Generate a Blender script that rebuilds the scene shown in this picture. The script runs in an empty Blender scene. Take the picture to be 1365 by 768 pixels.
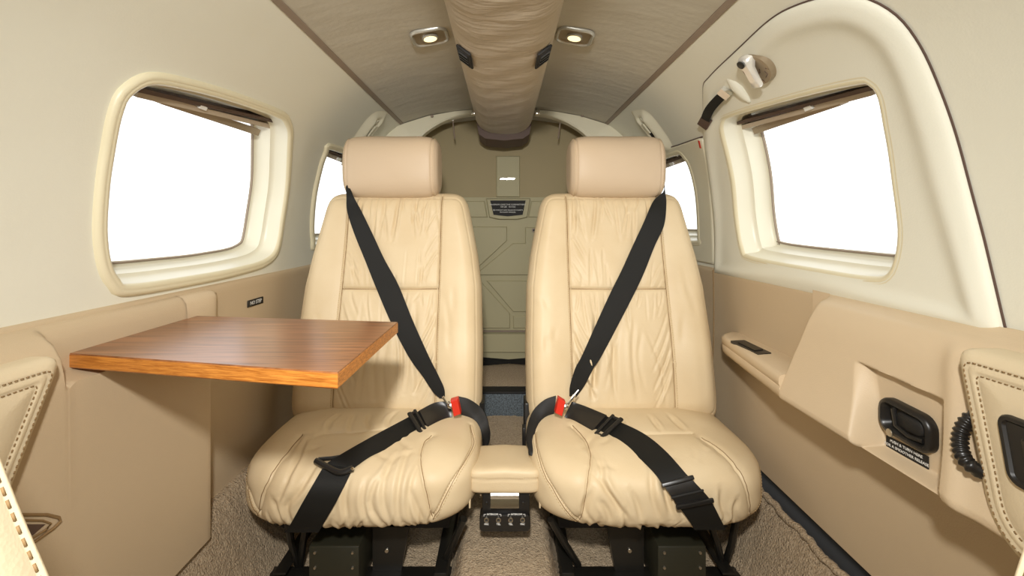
import bpy, math, random
import numpy as np
from mathutils import Vector, Matrix
from mathutils.bvhtree import BVHTree
random.seed(7); np.random.seed(7)
SC = bpy.context.scene
COL = SC.collection

# ------------------------------------------------------------------ camera, world, lights, exposure
CX, V0, F = 672.0, 300.0, 600.0          # measured vanishing point and focal length (1365x768 frame)
cam = bpy.data.cameras.new('camera'); camo = bpy.data.objects.new('camera', cam); COL.objects.link(camo)
camo.location = (0, 0, 0); camo.rotation_euler = (math.pi/2, 0, 0)
cam.sensor_width = 36; cam.lens = 36*F/1365; cam.shift_x = (682.5-CX)/1365; cam.shift_y = (V0-384)/1365
cam.clip_start = 0.01; cam.clip_end = 100
SC.camera = camo
SC.view_settings.view_transform = 'Standard'; SC.view_settings.look = 'None'
SC.view_settings.gamma = 1; SC.view_settings.use_curve_mapping = False
SC.view_settings.exposure = -0.08
W = bpy.data.worlds.new('world'); SC.world = W; W.use_nodes = True
bg = W.node_tree.nodes['Background']; bg.inputs[0].default_value = (0.97, 0.99, 1.0, 1); bg.inputs[1].default_value = 1.9

def area(name, loc, target, size, power, col, sy=None):
    l = bpy.data.lights.new(name, 'AREA'); l.energy = power; l.color = col; l.size = size
    l.shape = 'RECTANGLE' if sy else 'DISK'
    if sy: l.size_y = sy
    o = bpy.data.objects.new(name, l); COL.objects.link(o); o.location = loc
    o.rotation_euler = (Vector(target)-Vector(loc)).to_track_quat('-Z', 'Y').to_euler(); return o
area('photo_lamp', (-0.02, -0.08, 0.30), (0, 1.1, -0.35), 0.07, 7.6, (1.0, 0.985, 0.95)).data.spread = 2.0
area('cabin_fill_light', (0, -0.45, 0.33), (0, 0.9, -0.2), 0.6, 4.2, (1.0, 0.985, 0.95)).data.spread = 2.2  # unseen fill light, added behind the camera to brighten the cabin

# ------------------------------------------------------------------ materials
def mat(name, col, rough=0.5, metal=0, bump=None, spec=0.5, emis=None, coat=0, tint=None, sheen=0):
    m = bpy.data.materials.new(name); m.use_nodes = True; nt = m.node_tree; n = nt.nodes; L = nt.links
    b = n['Principled BSDF']
    b.inputs['Base Color'].default_value = (*col, 1); b.inputs['Roughness'].default_value = rough
    b.inputs['Metallic'].default_value = metal; b.inputs['Specular IOR Level'].default_value = spec*(.7 if 'leather' in name or 'vinyl' in name else 1)
    b.inputs['Coat Weight'].default_value = coat
    if sheen: b.inputs['Sheen Weight'].default_value = sheen
    if emis: b.inputs['Emission Color'].default_value = (*emis[0], 1); b.inputs['Emission Strength'].default_value = emis[1]
    tc = n.new('ShaderNodeTexCoord')
    prev = None
    for (kind, scale, strength, dist, stretch) in (bump or []):
        mp = n.new('ShaderNodeMapping'); mp.inputs['Scale'].default_value = stretch
        L.new(tc.outputs['Object'], mp.inputs['Vector'])
        if kind == 'noise':
            t = n.new('ShaderNodeTexNoise'); t.inputs['Detail'].default_value = 4; out = t.outputs['Fac']
        elif kind == 'vor':
            t = n.new('ShaderNodeTexVoronoi'); out = t.outputs['Distance']
        else:
            t = n.new('ShaderNodeTexWave'); out = t.outputs['Fac']
        t.inputs['Scale'].default_value = scale
        L.new(mp.outputs[0], t.inputs['Vector'])
        bp = n.new('ShaderNodeBump'); bp.inputs['Strength'].default_value = strength; bp.inputs['Distance'].default_value = dist
        L.new(out, bp.inputs['Height'])
        if prev: L.new(prev.outputs[0], bp.inputs['Normal'])
        prev = bp
    if prev: L.new(prev.outputs[0], b.inputs['Normal'])
    if tint:   # (scale, colour2, stretch, lo, hi)
        mp = n.new('ShaderNodeMapping'); mp.inputs['Scale'].default_value = tint[2]
        L.new(tc.outputs['Object'], mp.inputs['Vector'])
        t = n.new('ShaderNodeTexNoise'); t.inputs['Scale'].default_value = tint[0]; t.inputs['Detail'].default_value = 6
        L.new(mp.outputs[0], t.inputs['Vector'])
        r = n.new('ShaderNodeValToRGB'); r.color_ramp.elements[0].position = tint[3]; r.color_ramp.elements[1].position = tint[4]
        r.color_ramp.elements[0].color = (*col, 1); r.color_ramp.elements[1].color = (*tint[1], 1)
        L.new(t.outputs['Fac'], r.inputs[0]); L.new(r.outputs[0], b.inputs['Base Color'])
    return m

def srgb(r, g, b):
    f = lambda c: ((c/255+0.055)/1.055)**2.4 if c > 10 else c/255/12.92
    return (f(r), f(g), f(b))
ONE = (1, 1, 1)
LG = [('vor', 420, 0.18, 0.0006, ONE), ('noise', 60, 0.12, 0.002, ONE)]
M = {}
M['seat'] = mat('seat_leather', srgb(212, 192, 157), 0.5, bump=LG, tint=(9, srgb(205, 183, 146), ONE, .35, .7))
M['seat_pale'] = mat('seat_leather_pale', srgb(216, 200, 168), 0.5, bump=LG)
M['head'] = mat('headrest_leather', srgb(200, 178, 150), 0.48, bump=LG)
M['lining'] = mat('side_lining_vinyl', srgb(196, 175, 144), 0.5, bump=LG)
M['armrest'] = mat('armrest_vinyl', srgb(206, 185, 154), 0.48, bump=LG)
M['pad'] = mat('padded_panel_leather', srgb(213, 196, 164), 0.5, bump=LG)
M['wall'] = mat('wall_vinyl', srgb(228, 226, 210), 0.55, bump=[('vor', 300, 0.12, 0.0008, ONE), ('noise', 9, 0.15, 0.01, ONE)])
M['door'] = mat('door_vinyl', srgb(228, 226, 210), 0.5, bump=[('vor', 300, 0.10, 0.0008, ONE)])
M['frame'] = mat('window_frame_plastic', srgb(222, 213, 182), 0.38, bump=[('noise', 200, 0.05, 0.001, ONE)])
M['reveal'] = mat('window_reveal', srgb(224, 219, 198), 0.35)
M['ceil'] = mat('headliner_suede', srgb(184, 176, 156), 0.9, bump=[('noise', 7, 0.16, 0.02, (1.0, 3.0, 1)), ('noise', 70, 0.2, 0.003, ONE)], sheen=.15)
M['duct'] = mat('duct_suede', srgb(180, 164, 138), 0.9, bump=[('noise', 7, 0.28, 0.02, (1.4, 5.0, 1)), ('noise', 70, 0.2, 0.003, ONE)], sheen=.15)
M['strip'] = mat('ceiling_strip_metal', srgb(140, 124, 108), 0.5)
M['arch'] = mat('arch_plastic', srgb(226, 220, 196), 0.45)
M['bulk_up'] = mat('bulkhead_vinyl', srgb(160, 146, 112), 0.7, bump=[('noise', 90, 0.15, 0.001, ONE)])
M['bulk_lo'] = mat('bulkhead_panel', srgb(168, 160, 126), 0.6, bump=[('noise', 150, 0.1, 0.001, ONE)])
M['carpet'] = mat('carpet_pile', srgb(186, 166, 138), 0.95, bump=[('noise', 300, .8, 0.004, ONE), ('vor', 260, 0.6, 0.003, ONE)], tint=(190, srgb(152, 132, 106), ONE, .35, .7))
M['sill'] = mat('blue_grey_sill', srgb(96, 106, 112), 0.7, bump=[('noise', 220, 0.6, 0.002, ONE)], tint=(200, srgb(60, 66, 70), ONE, .4, .6))
M['black'] = mat('black_plastic', (0.012, 0.011, 0.010), 0.35, bump=[('noise', 300, 0.1, 0.0005, ONE)])
M['blackmat'] = mat('black_matte', (0.008, 0.007, 0.006), 0.7)
M['metalblack'] = mat('black_painted_metal', (0.010, 0.009, 0.007), 0.38)
M['olive'] = mat('dark_olive_box', (0.022, 0.021, 0.012), 0.45)
M['web'] = mat('belt_webbing', (0.007, 0.0065, 0.005), 0.65, spec=.3, bump=[('wave', 260, 0.35, 0.0008, (1, 1, 1))])
M['red'] = mat('red_button', srgb(205, 44, 26), 0.4)
M['chrome'] = mat('chrome', (0.82, 0.82, 0.80), 0.14, 1)
M['steel'] = mat('rivet_steel', (0.62, 0.58, 0.5), 0.3, 1)
M['seam'] = mat('seam_shadow_brown', srgb(132, 104, 68), 0.9)  # dark brown imitating the shade inside the leather seam grooves
M['thread_dark'] = mat('stitch_thread_brown', srgb(140, 112, 74), 0.8)
M['thread'] = mat('stitch_thread', srgb(186, 160, 118), 0.8)
M['white'] = mat('white_print', (0.75, 0.74, 0.7), 0.6)
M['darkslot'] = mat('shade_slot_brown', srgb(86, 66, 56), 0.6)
M['rail'] = mat('shade_rail', srgb(176, 160, 138), 0.4)
M['lens'] = mat('lamp_lens', (0.9, 0.85, 0.6), 0.3, emis=((1.0, 0.84, 0.45), 1.5))
M['bezel'] = mat('lamp_bezel', srgb(150, 134, 110), 0.3, 0.3)
M['bezrim'] = mat('lamp_rim', srgb(190, 188, 178), 0.25, 0.4)
M['edge'] = None
def wood(name, c1, c2, stretch, scale, rough, coat, plies=False):
    m = bpy.data.materials.new(name); m.use_nodes = True; nt = m.node_tree; n = nt.nodes; L = nt.links
    b = n['Principled BSDF']; b.inputs['Roughness'].default_value = rough; b.inputs['Coat Weight'].default_value = coat
    b.inputs['Coat Roughness'].default_value = 0.25
    tc = n.new('ShaderNodeTexCoord'); mp = n.new('ShaderNodeMapping'); mp.inputs['Scale'].default_value = stretch
    L.new(tc.outputs['Object'], mp.inputs[0])
    t = n.new('ShaderNodeTexNoise'); t.inputs['Scale'].default_value = scale; t.inputs['Detail'].default_value = 8; t.inputs['Roughness'].default_value = .65
    t.inputs['Distortion'].default_value = .4
    L.new(mp.outputs[0], t.inputs['Vector'])
    r = n.new('ShaderNodeValToRGB'); e = r.color_ramp.elements
    e[0].position = .34; e[0].color = (*c1, 1); e[1].position = .66; e[1].color = (*c2, 1)
    L.new(t.outputs['Fac'], r.inputs[0]); L.new(r.outputs[0], b.inputs['Base Color'])
    return m
M['wood'] = wood('walnut_laminate', srgb(92, 52, 26), srgb(164, 108, 66), (1.2, 26, 26), 5, 0.30, 0.35)
M['edge'] = wood('oak_edge', srgb(150, 84, 26), srgb(214, 142, 62), (3, 30, 130), 4, 0.4, 0.2)
g = bpy.data.materials.new('window_glazing'); g.use_nodes = True; nt = g.node_tree; nt.nodes.clear()
o_ = nt.nodes.new('ShaderNodeOutputMaterial'); mx = nt.nodes.new('ShaderNodeMixShader'); tr = nt.nodes.new('ShaderNodeBsdfTransparent')
gl = nt.nodes.new('ShaderNodeBsdfGlossy'); gl.inputs['Roughness'].default_value = .05; mx.inputs[0].default_value = .03
nt.links.new(tr.outputs[0], mx.inputs[1]); nt.links.new(gl.outputs[0], mx.inputs[2]); nt.links.new(mx.outputs[0], o_.inputs[0])
M['glass'] = g

# ------------------------------------------------------------------ generic helpers
def thing(name, label, cat, loc=(0, 0, 0), group=None):
    o = bpy.data.objects.new(name, None); COL.objects.link(o); o.location = loc; o.empty_display_size = .05
    o['label'] = label; o['category'] = cat
    if group: o['group'] = group
    return o
def tag(o, label, cat, group=None):
    o['label'] = label; o['category'] = cat
    if group: o['group'] = group
    return o
def struct(o): o['kind'] = 'structure'; return o
def adopt(o, parent):
    if parent is not None:
        root = parent; off = Vector((0, 0, 0))
        while root is not None: off += root.location; root = root.parent
        o.parent = parent; o.location = -off        # meshes are modelled in world coordinates
    return o
def adopt0(o, parent):
    """child of a mesh part that already sits at the world origin"""
    o.parent = parent; o.location = (0, 0, 0); return o
def world_off(p):
    off = Vector((0, 0, 0))
    while p is not None: off += p.location; p = p.parent
    return off
def obj(name, verts, faces, m, parent=None, smooth=True, origin=None):
    verts = np.asarray(verts, dtype=float).reshape(-1, 3)
    if parent is None:
        org = Vector(origin) if origin is not None else Vector((0, 0, 0))
        verts = verts-np.array(org)
    me = bpy.data.meshes.new(name); me.from_pydata(verts.tolist(), [], faces); me.update()
    me.materials.append(m)
    if smooth:
        me.polygons.foreach_set('use_smooth', [True]*len(me.polygons))
    o = bpy.data.objects.new(name, me); COL.objects.link(o)
    if parent is not None:
        o.parent = parent; o.location = -world_off(parent)
    else: o.location = org
    return o
def auto(o, ang=0.6):
    """sharp edges by angle, without operators"""
    me = o.data; import bmesh
    bm = bmesh.new(); bm.from_mesh(me); bmesh.ops.recalc_face_normals(bm, faces=bm.faces)
    for e in bm.edges:
        if len(e.link_faces) == 2 and e.calc_face_angle(0) > ang: e.smooth = False
    bm.to_mesh(me); bm.free(); return o
def grid_faces(nu, nv, cu=False, cv=False, base=0, keep=None):
    f = []
    for i in range(nu if cu else nu-1):
        i2 = (i+1) % nu
        for j in range(nv if cv else nv-1):
            if keep is not None and not keep[i, j]: continue
            j2 = (j+1) % nv
            f.append((base+i*nv+j, base+i2*nv+j, base+i2*nv+j2, base+i*nv+j2))
    return f
class MB:
    def __init__(s): s.v = []; s.f = []
    def add(s, v, f):
        b = len(s.v); s.v += [tuple(x) for x in v]; s.f += [tuple(b+i for i in q) for q in f]; return s
    def grid(s, A, cu=False, cv=False):
        A = np.asarray(A); nu, nv = A.shape[:2]; return s.add(A.reshape(-1, 3).tolist(), grid_faces(nu, nv, cu, cv))
    def loft(s, rings, closed=True, cap0=False, cap1=False):
        A = np.array(rings, dtype=float); b = len(s.v); s.grid(A, False, closed); n = A.shape[1]
        if cap0: s.f.append(tuple(b+i for i in range(n))[::-1])
        if cap1: s.f.append(tuple(b+(A.shape[0]-1)*n+i for i in range(n)))
        return s
    def box(s, lo, hi, bev=0.0, fr=None):
        """bevelled box; fr = (origin, ax, ay, az) optional frame"""
        lo = np.array(lo, float); hi = np.array(hi, float); c = (lo+hi)/2; h = (hi-lo)/2; b = min(bev, *(h*0.98))
        prof = [(-h[2], b), (-h[2]+b*.3, b*.3), (-h[2]+b, 0), (h[2]-b, 0), (h[2]-b*.3, b*.3), (h[2], b)] if b > 0 else [(-h[2], 0), (h[2], 0)]
        rings = []
        for z, ins in prof:
            hx, hy = h[0]-ins, h[1]-ins
            if b > 0:
                r = max(b-ins*.6, b*.3); pts = []
                for (sx, sy, a0) in ((1, 1, 0), (-1, 1, 90), (-1, -1, 180), (1, -1, 270)):
                    for a in (0, 45, 90):
                        t = math.radians(a0+a); pts.append((sx*(hx-r)+r*math.cos(t), sy*(hy-r)+r*math.sin(t), z))
            else: pts = [(hx, hy, z), (-hx, hy, z), (-hx, -hy, z), (hx, -hy, z)]
            rings.append(pts)
        A = np.array(rings)+c
        if fr is not None:
            o, ax, ay, az = [np.array(q, float) for q in fr]
            A = o+A[..., :1]*ax+A[..., 1:2]*ay+A[..., 2:3]*az
        return s.loft(A, True, True, True)
    def tube(s, pts, r, n=10, caps=True):
        P = [Vector(p) for p in pts]; rings = []; up = None
        for i, p in enumerate(P):
            d = (P[min(i+1, len(P)-1)]-P[max(i-1, 0)]).normalized()
            if up is None: up = Vector((0, 0, 1)) if abs(d.z) < .9 else Vector((1, 0, 0))
            a = d.cross(up).normalized(); bb = a.cross(d).normalized(); up = bb
            rr = r[i] if hasattr(r, '__len__') else r
            rings.append([p+a*rr*math.cos(2*math.pi*k/n)+bb*rr*math.sin(2*math.pi*k/n) for k in range(n)])
        return s.loft(rings, True, caps, caps)
    def disc(s, c, nrm, r, h, n=20, bev=.2):
        c = Vector(c); nrm = Vector(nrm).normalized(); a = nrm.orthogonal().normalized(); b = nrm.cross(a)
        prof = [(r, 0), (r, h*(1-bev)), (r*(1-bev*.6), h)]
        rings = [[c+nrm*z+a*q*math.cos(2*math.pi*k/n)+b*q*math.sin(2*math.pi*k/n) for k in range(n)] for q, z in prof]
        return s.loft(rings, True, True, True)
    def build(s, name, m, parent=None, smooth=True, ang=.6, origin=None):
        return auto(obj(name, s.v, s.f, m, parent, smooth, origin), ang)
def P(u, v, D): return Vector(((u-CX)*D/F, D, (V0-v)*D/F))
def PX(u, v, X): D = X*F/(u-CX); return Vector((X, D, (V0-v)*D/F))
def proj(A): A = np.asarray(A); return CX+F*A[..., 0]/A[..., 1], V0-F*A[..., 2]/A[..., 1]
def catmull(pts, n, closed=False):
    p = np.array(pts, float); N = len(p); out = []
    segs = N if closed else N-1
    for i in range(segs):
        p0 = p[(i-1) % N] if closed or i > 0 else 2*p[0]-p[1]; p1 = p[i]; p2 = p[(i+1) % N]
        p3 = p[(i+2) % N] if closed or i+2 < N else 2*p[-1]-p[-2]
        for k in range(24):
            t = k/24; out.append(.5*((2*p1)+(-p0+p2)*t+(2*p0-5*p1+4*p2-p3)*t*t+(-p0+3*p1-3*p2+p3)*t**3))
    if not closed: out.append(p[-1])
    else: out.append(out[0])
    out = np.array(out); return resample(out, n, closed)
def resample(poly, n, closed=False):
    d = np.r_[0, np.cumsum(np.linalg.norm(np.diff(poly, axis=0), axis=1))]
    t = np.linspace(0, d[-1], n+1)[:-1] if closed else np.linspace(0, d[-1], n)
    return np.stack([np.interp(t, d, poly[:, k]) for k in range(poly.shape[1])], 1)
def inset(poly, d):
    """offset a closed 2D polygon inwards"""
    n = len(poly); t = np.roll(poly, -1, 0)-np.roll(poly, 1, 0); t /= np.linalg.norm(t, axis=1)[:, None]+1e-12
    nr = np.stack([-t[:, 1], t[:, 0]], 1)
    area_ = .5*np.sum(poly[:, 0]*np.roll(poly[:, 1], -1)-np.roll(poly[:, 0], -1)*poly[:, 1])
    return poly+nr*d*(1 if area_ > 0 else -1)
def inpoly(x, y, poly):
    r = np.zeros(x.shape, bool); n = len(poly)
    for i in range(n):
        x1, y1 = poly[i]; x2, y2 = poly[(i+1) % n]
        c = ((y1 > y) != (y2 > y)) & (x < (x2-x1)*(y-y1)/(y2-y1+1e-15)+x1); r ^= c
    return r
def roundrect(a0, a1, b0, b1, r, n=5):
    pts = []
    for (cx, cy, st) in ((a1-r, b1-r, 0), (a0+r, b1-r, 90), (a0+r, b0+r, 180), (a1-r, b0+r, 270)):
        for k in range(n+1):
            t = math.radians(st+90*k/n); pts.append((cx+r*math.cos(t), cy+r*math.sin(t)))
    return np.array(pts)
def text(name, s, size, org, ax, ay, m, parent, align='CENTER', bold=0.0):
    c = bpy.data.curves.new(name, 'FONT'); c.body = s; c.size = size; c.align_x = align; c.align_y = 'CENTER'; c.offset = bold; c.extrude = .0002
    c.resolution_u = 2
    t = bpy.data.objects.new(name, c); COL.objects.link(t)
    ax = Vector(ax).normalized(); ay = Vector(ay); ay = (ay-ax*ay.dot(ax)).normalized(); az = ax.cross(ay)
    dg = bpy.context.evaluated_depsgraph_get(); me = bpy.data.meshes.new_from_object(t.evaluated_get(dg))
    bpy.data.objects.remove(t)
    R = Matrix((ax, ay, az)).transposed().to_4x4(); R.translation = Vector(org); me.transform(R)
    me.materials.clear(); me.materials.append(m)
    o = bpy.data.objects.new(name, me); COL.objects.link(o); o.parent = parent; o.location = -world_off(parent); return o
def smooth01(x): x = np.clip(x, 0, 1); return x*x*(3-2*x)

# ------------------------------------------------------------------ fuselage section
PR = catmull([(.622, -.585), (.628, -.45), (.632, -.30), (.630, -.13), (.622, 0), (.598, .13), (.550, .25), (.480, .335), (.402, .398)], 500)
PS = np.r_[0, np.cumsum(np.linalg.norm(np.diff(PR, axis=0), axis=1))]; SMAX = PS[-1]
PT = np.gradient(PR, axis=0); PT /= np.linalg.norm(PT, axis=1)[:, None]; PN = np.stack([-PT[:, 1], PT[:, 0]], 1)  # inward
PA = np.arctan2(PR[:, 1], PR[:, 0])
def S(side, y, s, off=0.0):
    y, s, off = np.broadcast_arrays(np.asarray(y, float), np.asarray(s, float), np.asarray(off, float))
    x = np.interp(s, PS, PR[:, 0])+off*np.interp(s, PS, PN[:, 0]); z = np.interp(s, PS, PR[:, 1])+off*np.interp(s, PS, PN[:, 1])
    over = np.maximum(s-SMAX, 0); x = x+over*PT[-1, 0]; z = z+over*PT[-1, 1]
    return np.stack([side*x, y, z], -1)
def WS(side, u, v):
    """photo direction -> (y, s) where it meets the cabin side"""
    a = math.atan2(V0-v, abs(u-CX)); s = float(np.interp(a, PA, PS)); x = float(np.interp(s, PS, PR[:, 0]))
    return (x*F/abs(u-CX), s)
def WN(side, s):
    return Vector((side*float(np.interp(s, PS, PN[:, 0])), 0, float(np.interp(s, PS, PN[:, 1]))))
def WT(side, s):
    return Vector((side*float(np.interp(s, PS, PT[:, 0])), 0, float(np.interp(s, PS, PT[:, 1]))))
s_of_z = lambda z: float(np.interp(z, PR[:, 1], PS))
S_LIN = s_of_z(-.132)
YF, YB = -0.9, 1.95
win = {}
win['L1'] = (-1, [(198, 98), (161, 117), (146, 146), (135, 200), (128, 250), (125, 312), (132, 359), (146, 383), (168, 393), (260, 378), (312, 367), (352, 354), (369, 334), (377, 290), (384, 240), (388, 180), (384, 157), (372, 147), (312, 124), (250, 106)])
win['R1'] = (1, [(960, 156), (975, 145), (1060, 118), (1145, 97), (1170, 101), (1187, 122), (1197, 172), (1207, 240), (1215, 312), (1208, 356), (1195, 377), (1172, 383), (1108, 373), (1004, 351), (989, 335), (981, 290), (975, 234), (962, 180)])
def ys(side, l): return np.array([WS(side, u, v) for u, v in l])
WO = {k: catmull(ys(sd, l), 128, True) for k, (sd, l) in win.items()}
# aft windows: near edge measured, far edge hidden behind the seats
def aft(side):
    n1 = [WS(side, *q) for q in ([(444, 193), (431, 205), (421, 238), (413.5, 297), (415, 322), (421, 333)] if side < 0 else [(897, 201), (914, 206), (926, 229), (935, 297), (935, 316), (930, 328)])]
    return n1+[(1.93, n1[-1][1]+.005), (1.98, n1[3][1]), (1.98, n1[2][1]), (1.94, n1[0][1]-.003)]
YB = 2.05
WO['L2'] = catmull(aft(-1), 96, True); WO['R2'] = catmull(aft(1), 96, True)

def make_window(key, idx):
    side = -1 if key[0] == 'L' else 1; o = WO[key]
    w = struct(obj('window_%d' % idx, [(0, 0, 0)], [], M['frame'])) if False else None
    rings = []
    for d, off in ((-.003, -.002), (-.0025, .004), (.001, .008), (.006, .0095), (.0075, .0085), (.009, .0095), (.013, .009), (.0165, .007), (.0185, .003)):
        q = inset(o, d); rings.append(S(side, q[:, 0], q[:, 1], off))
    mb = MB().loft(rings)
    fr = mb.build('window_%d' % idx, M['frame'], ang=1.2); struct(fr)
    rings = []
    for d, off in ((.0185, .003), (.020, -.006), (.022, -.026), (.026, -.033), (.032, -.036), (.0335, -.044), (.036, -.066), (.041, -.073), (.050, -.075)):
        q = inset(o, d); rings.append(S(side, q[:, 0], q[:, 1], off))
    MB().loft(rings).build('reveal', M['reveal'], fr, ang=.9)
    q = inset(o, .048); y0, y1 = q[:, 0].min(), q[:, 0].max()
    # glazing pane: fan of rings to its centre, double sided sheet with thickness
    c = q.mean(0); mb = MB()
    for off, fl in ((-.077, 1), (-.081, -1)):
        rr = [S(side, (c+(q-c)*k)[:, 0], (c+(q-c)*k)[:, 1], off) for k in (1, .75, .5, .25, .02)]
        mb.loft(rr, True, False, True)
    mb.build('pane', M['glass'], fr)
    q = inset(o, .045); rings = []
    for d, off in ((0, -.072), (.003, -.0715), (.004, -.077)):
        z = inset(q, d); rings.append(S(side, z[:, 0], z[:, 1], off))
    MB().loft(rings).build('pane_gasket', M['strip'], fr)
    return fr
def wall_bar(mb, side, a, b, hw, off0, off1, n=16):
    """bar lying along the wall from (y,s) a to b, half width hw, from off0 (deep) to off1"""
    a = np.array(a); b = np.array(b); d = (b-a)/np.linalg.norm(b-a); nn = np.array([-d[1], d[0]])
    rings = []
    for t in np.linspace(0, 1, n):
        p = a+(b-a)*t; l = p+nn*hw; r = p-nn*hw
        rings.append([S(side, l[0], l[1], off0), S(side, l[0], l[1], off1), S(side, r[0], r[1], off1), S(side, r[0], r[1], off0)])
    return mb.loft(rings, True, True, True)

def make_side_wall(side, name, holes, extra=None):
    ny, ns = 300, 92
    Y = np.linspace(YF, YB, ny); SS = np.linspace(S_LIN-.02, SMAX+.006, ns)
    YY, SG = np.meshgrid(Y, SS, indexing='ij')
    A = S(side, YY, SG, 0)
    yc = (YY[:-1, :-1]+YY[1:, 1:])/2; sc = (SG[:-1, :-1]+SG[1:, 1:])/2
    keep = np.ones(yc.shape, bool)
    for h in holes: keep &= ~inpoly(yc, sc, h)
    w = obj(name, A.reshape(-1, 3), grid_faces(ny, ns, keep=keep), M['wall']); return struct(w)
DOOR_PX = [(955, 350), (955, 312), (948, 240), (940, 180), (938, 120), (946, 102), (985, 64), (1025, 27), (1060, 7), (1110, -7), (1150, -5), (1192, 16), (1226, 57), (1259, 130), (1291, 234), (1317, 333), (1334, 405), (1344, 447)]
door_ys = ys(1, DOOR_PX)
wl = make_side_wall(-1, 'wall_left', [inset(WO['L1'], .013), inset(WO['L2'], .013)])
door_hole = inset(np.array(list(catmull(door_ys, 100))+[(door_ys[-1][0], S_LIN-.03), (door_ys[0][0], S_LIN-.03)]), .012)
wr = make_side_wall(1, 'wall_right', [inset(WO['R2'], .013), inset(WO['R1'], .013), door_hole])
for i, k in enumerate(('L1', 'L2', 'R1', 'R2')): win[k+'o'] = make_window(k, i+1)
# window shades: dark slot, pull rail and latch tab under the head of each window
def on_layer(side, u, v, off):
    y, q = WS(side, u, v)
    for _ in range(12):
        p = S(side, y, q, off); uu, vv = CX+F*p[0]/p[1], V0-F*p[2]/p[1]
        p1 = S(side, y+.001, q, off); p2 = S(side, y, q+.001, off)
        J_ = np.array([[CX+F*p1[0]/p1[1]-uu, CX+F*p2[0]/p2[1]-uu], [V0-F*p1[2]/p1[1]-vv, V0-F*p2[2]/p2[1]-vv]])/.001
        d = np.linalg.solve(J_, [u-uu, v-vv]); y += float(np.clip(d[0], -.05, .05)); q += float(np.clip(d[1], -.05, .05))
    return np.array([y, q])
for key, side, sl_, ra_, he_, tab in (('L1', -1, ((180, 119), (370, 163)), ((184, 126), (366, 170)), ((215, 137), (345, 180)), (268, 142)), ('R1', 1, ((981, 165), (1164, 117)), ((985, 171), (1160, 124)), ((1005, 178), (1120, 139)), (1080, 143))):
    f = win[key+'o']
    wall_bar(MB(), side, on_layer(side, *sl_[0], -.030), on_layer(side, *sl_[1], -.030), .0035, -.060, -.030).build('shade_slot', M['darkslot'], f)
    wall_bar(MB(), side, on_layer(side, *ra_[0], -.036), on_layer(side, *ra_[1], -.036), .0048, -.060, -.036).build('shade_rail', M['rail'], f)
    wall_bar(MB(), side, on_layer(side, *he_[0], -.050)+(0, .005), on_layer(side, *he_[1], -.050)+(0, .005), .0075, -.066, -.050).build('shade_hem', M['bezel'], f)
    T_ = on_layer(side, *tab, -.036)
    wall_bar(MB(), side, T_+(-.010, 0), T_+(.010, 0), .004, -.040, -.030, 3).build('shade_tab', M['white'], f)
for key, side in (('L2', -1), ('R2', 1)):
    o = WO[key]; smax = o[:, 1].max(); y0 = o[:, 0].min()+.02
    f = win[key+'o']
    wall_bar(MB(), side, (y0+.03, smax-.034), (y0+.42, smax-.034), .005, -.055, -.016).build('shade_slot', M['darkslot'], f)
    wall_bar(MB(), side, (y0+.03, smax-.046), (y0+.42, smax-.046), .007, -.060, -.022).build('shade_rail', M['rail'], f)
    wall_bar(MB(), side, (y0+.16, smax-.046), (y0+.19, smax-.046), .005, -.030, -.017, 3).build('shade_tab', M['white'], f)

# emergency exit surround on the right (door_1): loft from window hole to the padded rim
def rayhit(poly, c, n):
    """resample polygon so that point k lies at angle k around c"""
    ang = np.linspace(0, 2*math.pi, n, endpoint=False); out = []
    p = poly; q = np.roll(poly, -1, 0)
    for a in ang:
        d = np.array([math.cos(a), math.sin(a)]); e = q-p; den = d[0]*e[:, 1]-d[1]*e[:, 0]
        w = p-c; t = (w[:, 0]*e[:, 1]-w[:, 1]*e[:, 0])/(den+1e-15); k = (w[:, 0]*d[1]-w[:, 1]*d[0])/(den+1e-15)
        ok = (t > 0) & (k >= -1e-9) & (k <= 1+1e-9); out.append(c+d*t[ok].max())
    return np.array(out)
def surround(name, side, outer, inner, rim, m, parent=None, n=240):
    c = inner.mean(0); O = rayhit(outer, c, n); I = rayhit(inset(inner, .012), c, n); rings = []
    L = np.linalg.norm(O-I, axis=1)
    E = [L*(1-t)+np.minimum(.09, L*.75)*t for t in (0, .2, .4, .6, .8)]+[np.minimum(.09, L*.75)*k for k in (1, .88, .76, .65, .55, .46, .38, .31, .25, .19, .14, .10, .065, .035, .015, 0)]
    for e in E:
        q = O-(O-I)/L[:, None]*e[:, None]
        off = rim[0]*np.sqrt(np.clip(1-(1-np.minimum(e/rim[1], 1))**2, 0, 1))+(rim[2]*np.exp(-((e-rim[3])/.020)**2) if rim[2] else 0)*np.clip(e/.004, 0, 1)
        rings.append(S(side, q[:, 0], q[:, 1], off))
    rings.append(S(side, O[:, 0], O[:, 1], -.006))
    o = MB().loft(rings).build(name, m, parent, ang=1.4); return o
outer = np.array(list(catmull(door_ys, 120))+[(door_ys[-1][0], S_LIN-.012), (door_ys[0][0], S_LIN-.012)])
door = struct(surround('door_1', 1, outer, WO['R1'], (.009, .014, .007, .030), M['door']))
q = catmull(door_ys, 120); MB().tube([Vector(S(1, a, b, .0015)) for a, b in q], .0016, 6).build('door_seal', M['darkslot'], door)
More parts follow.
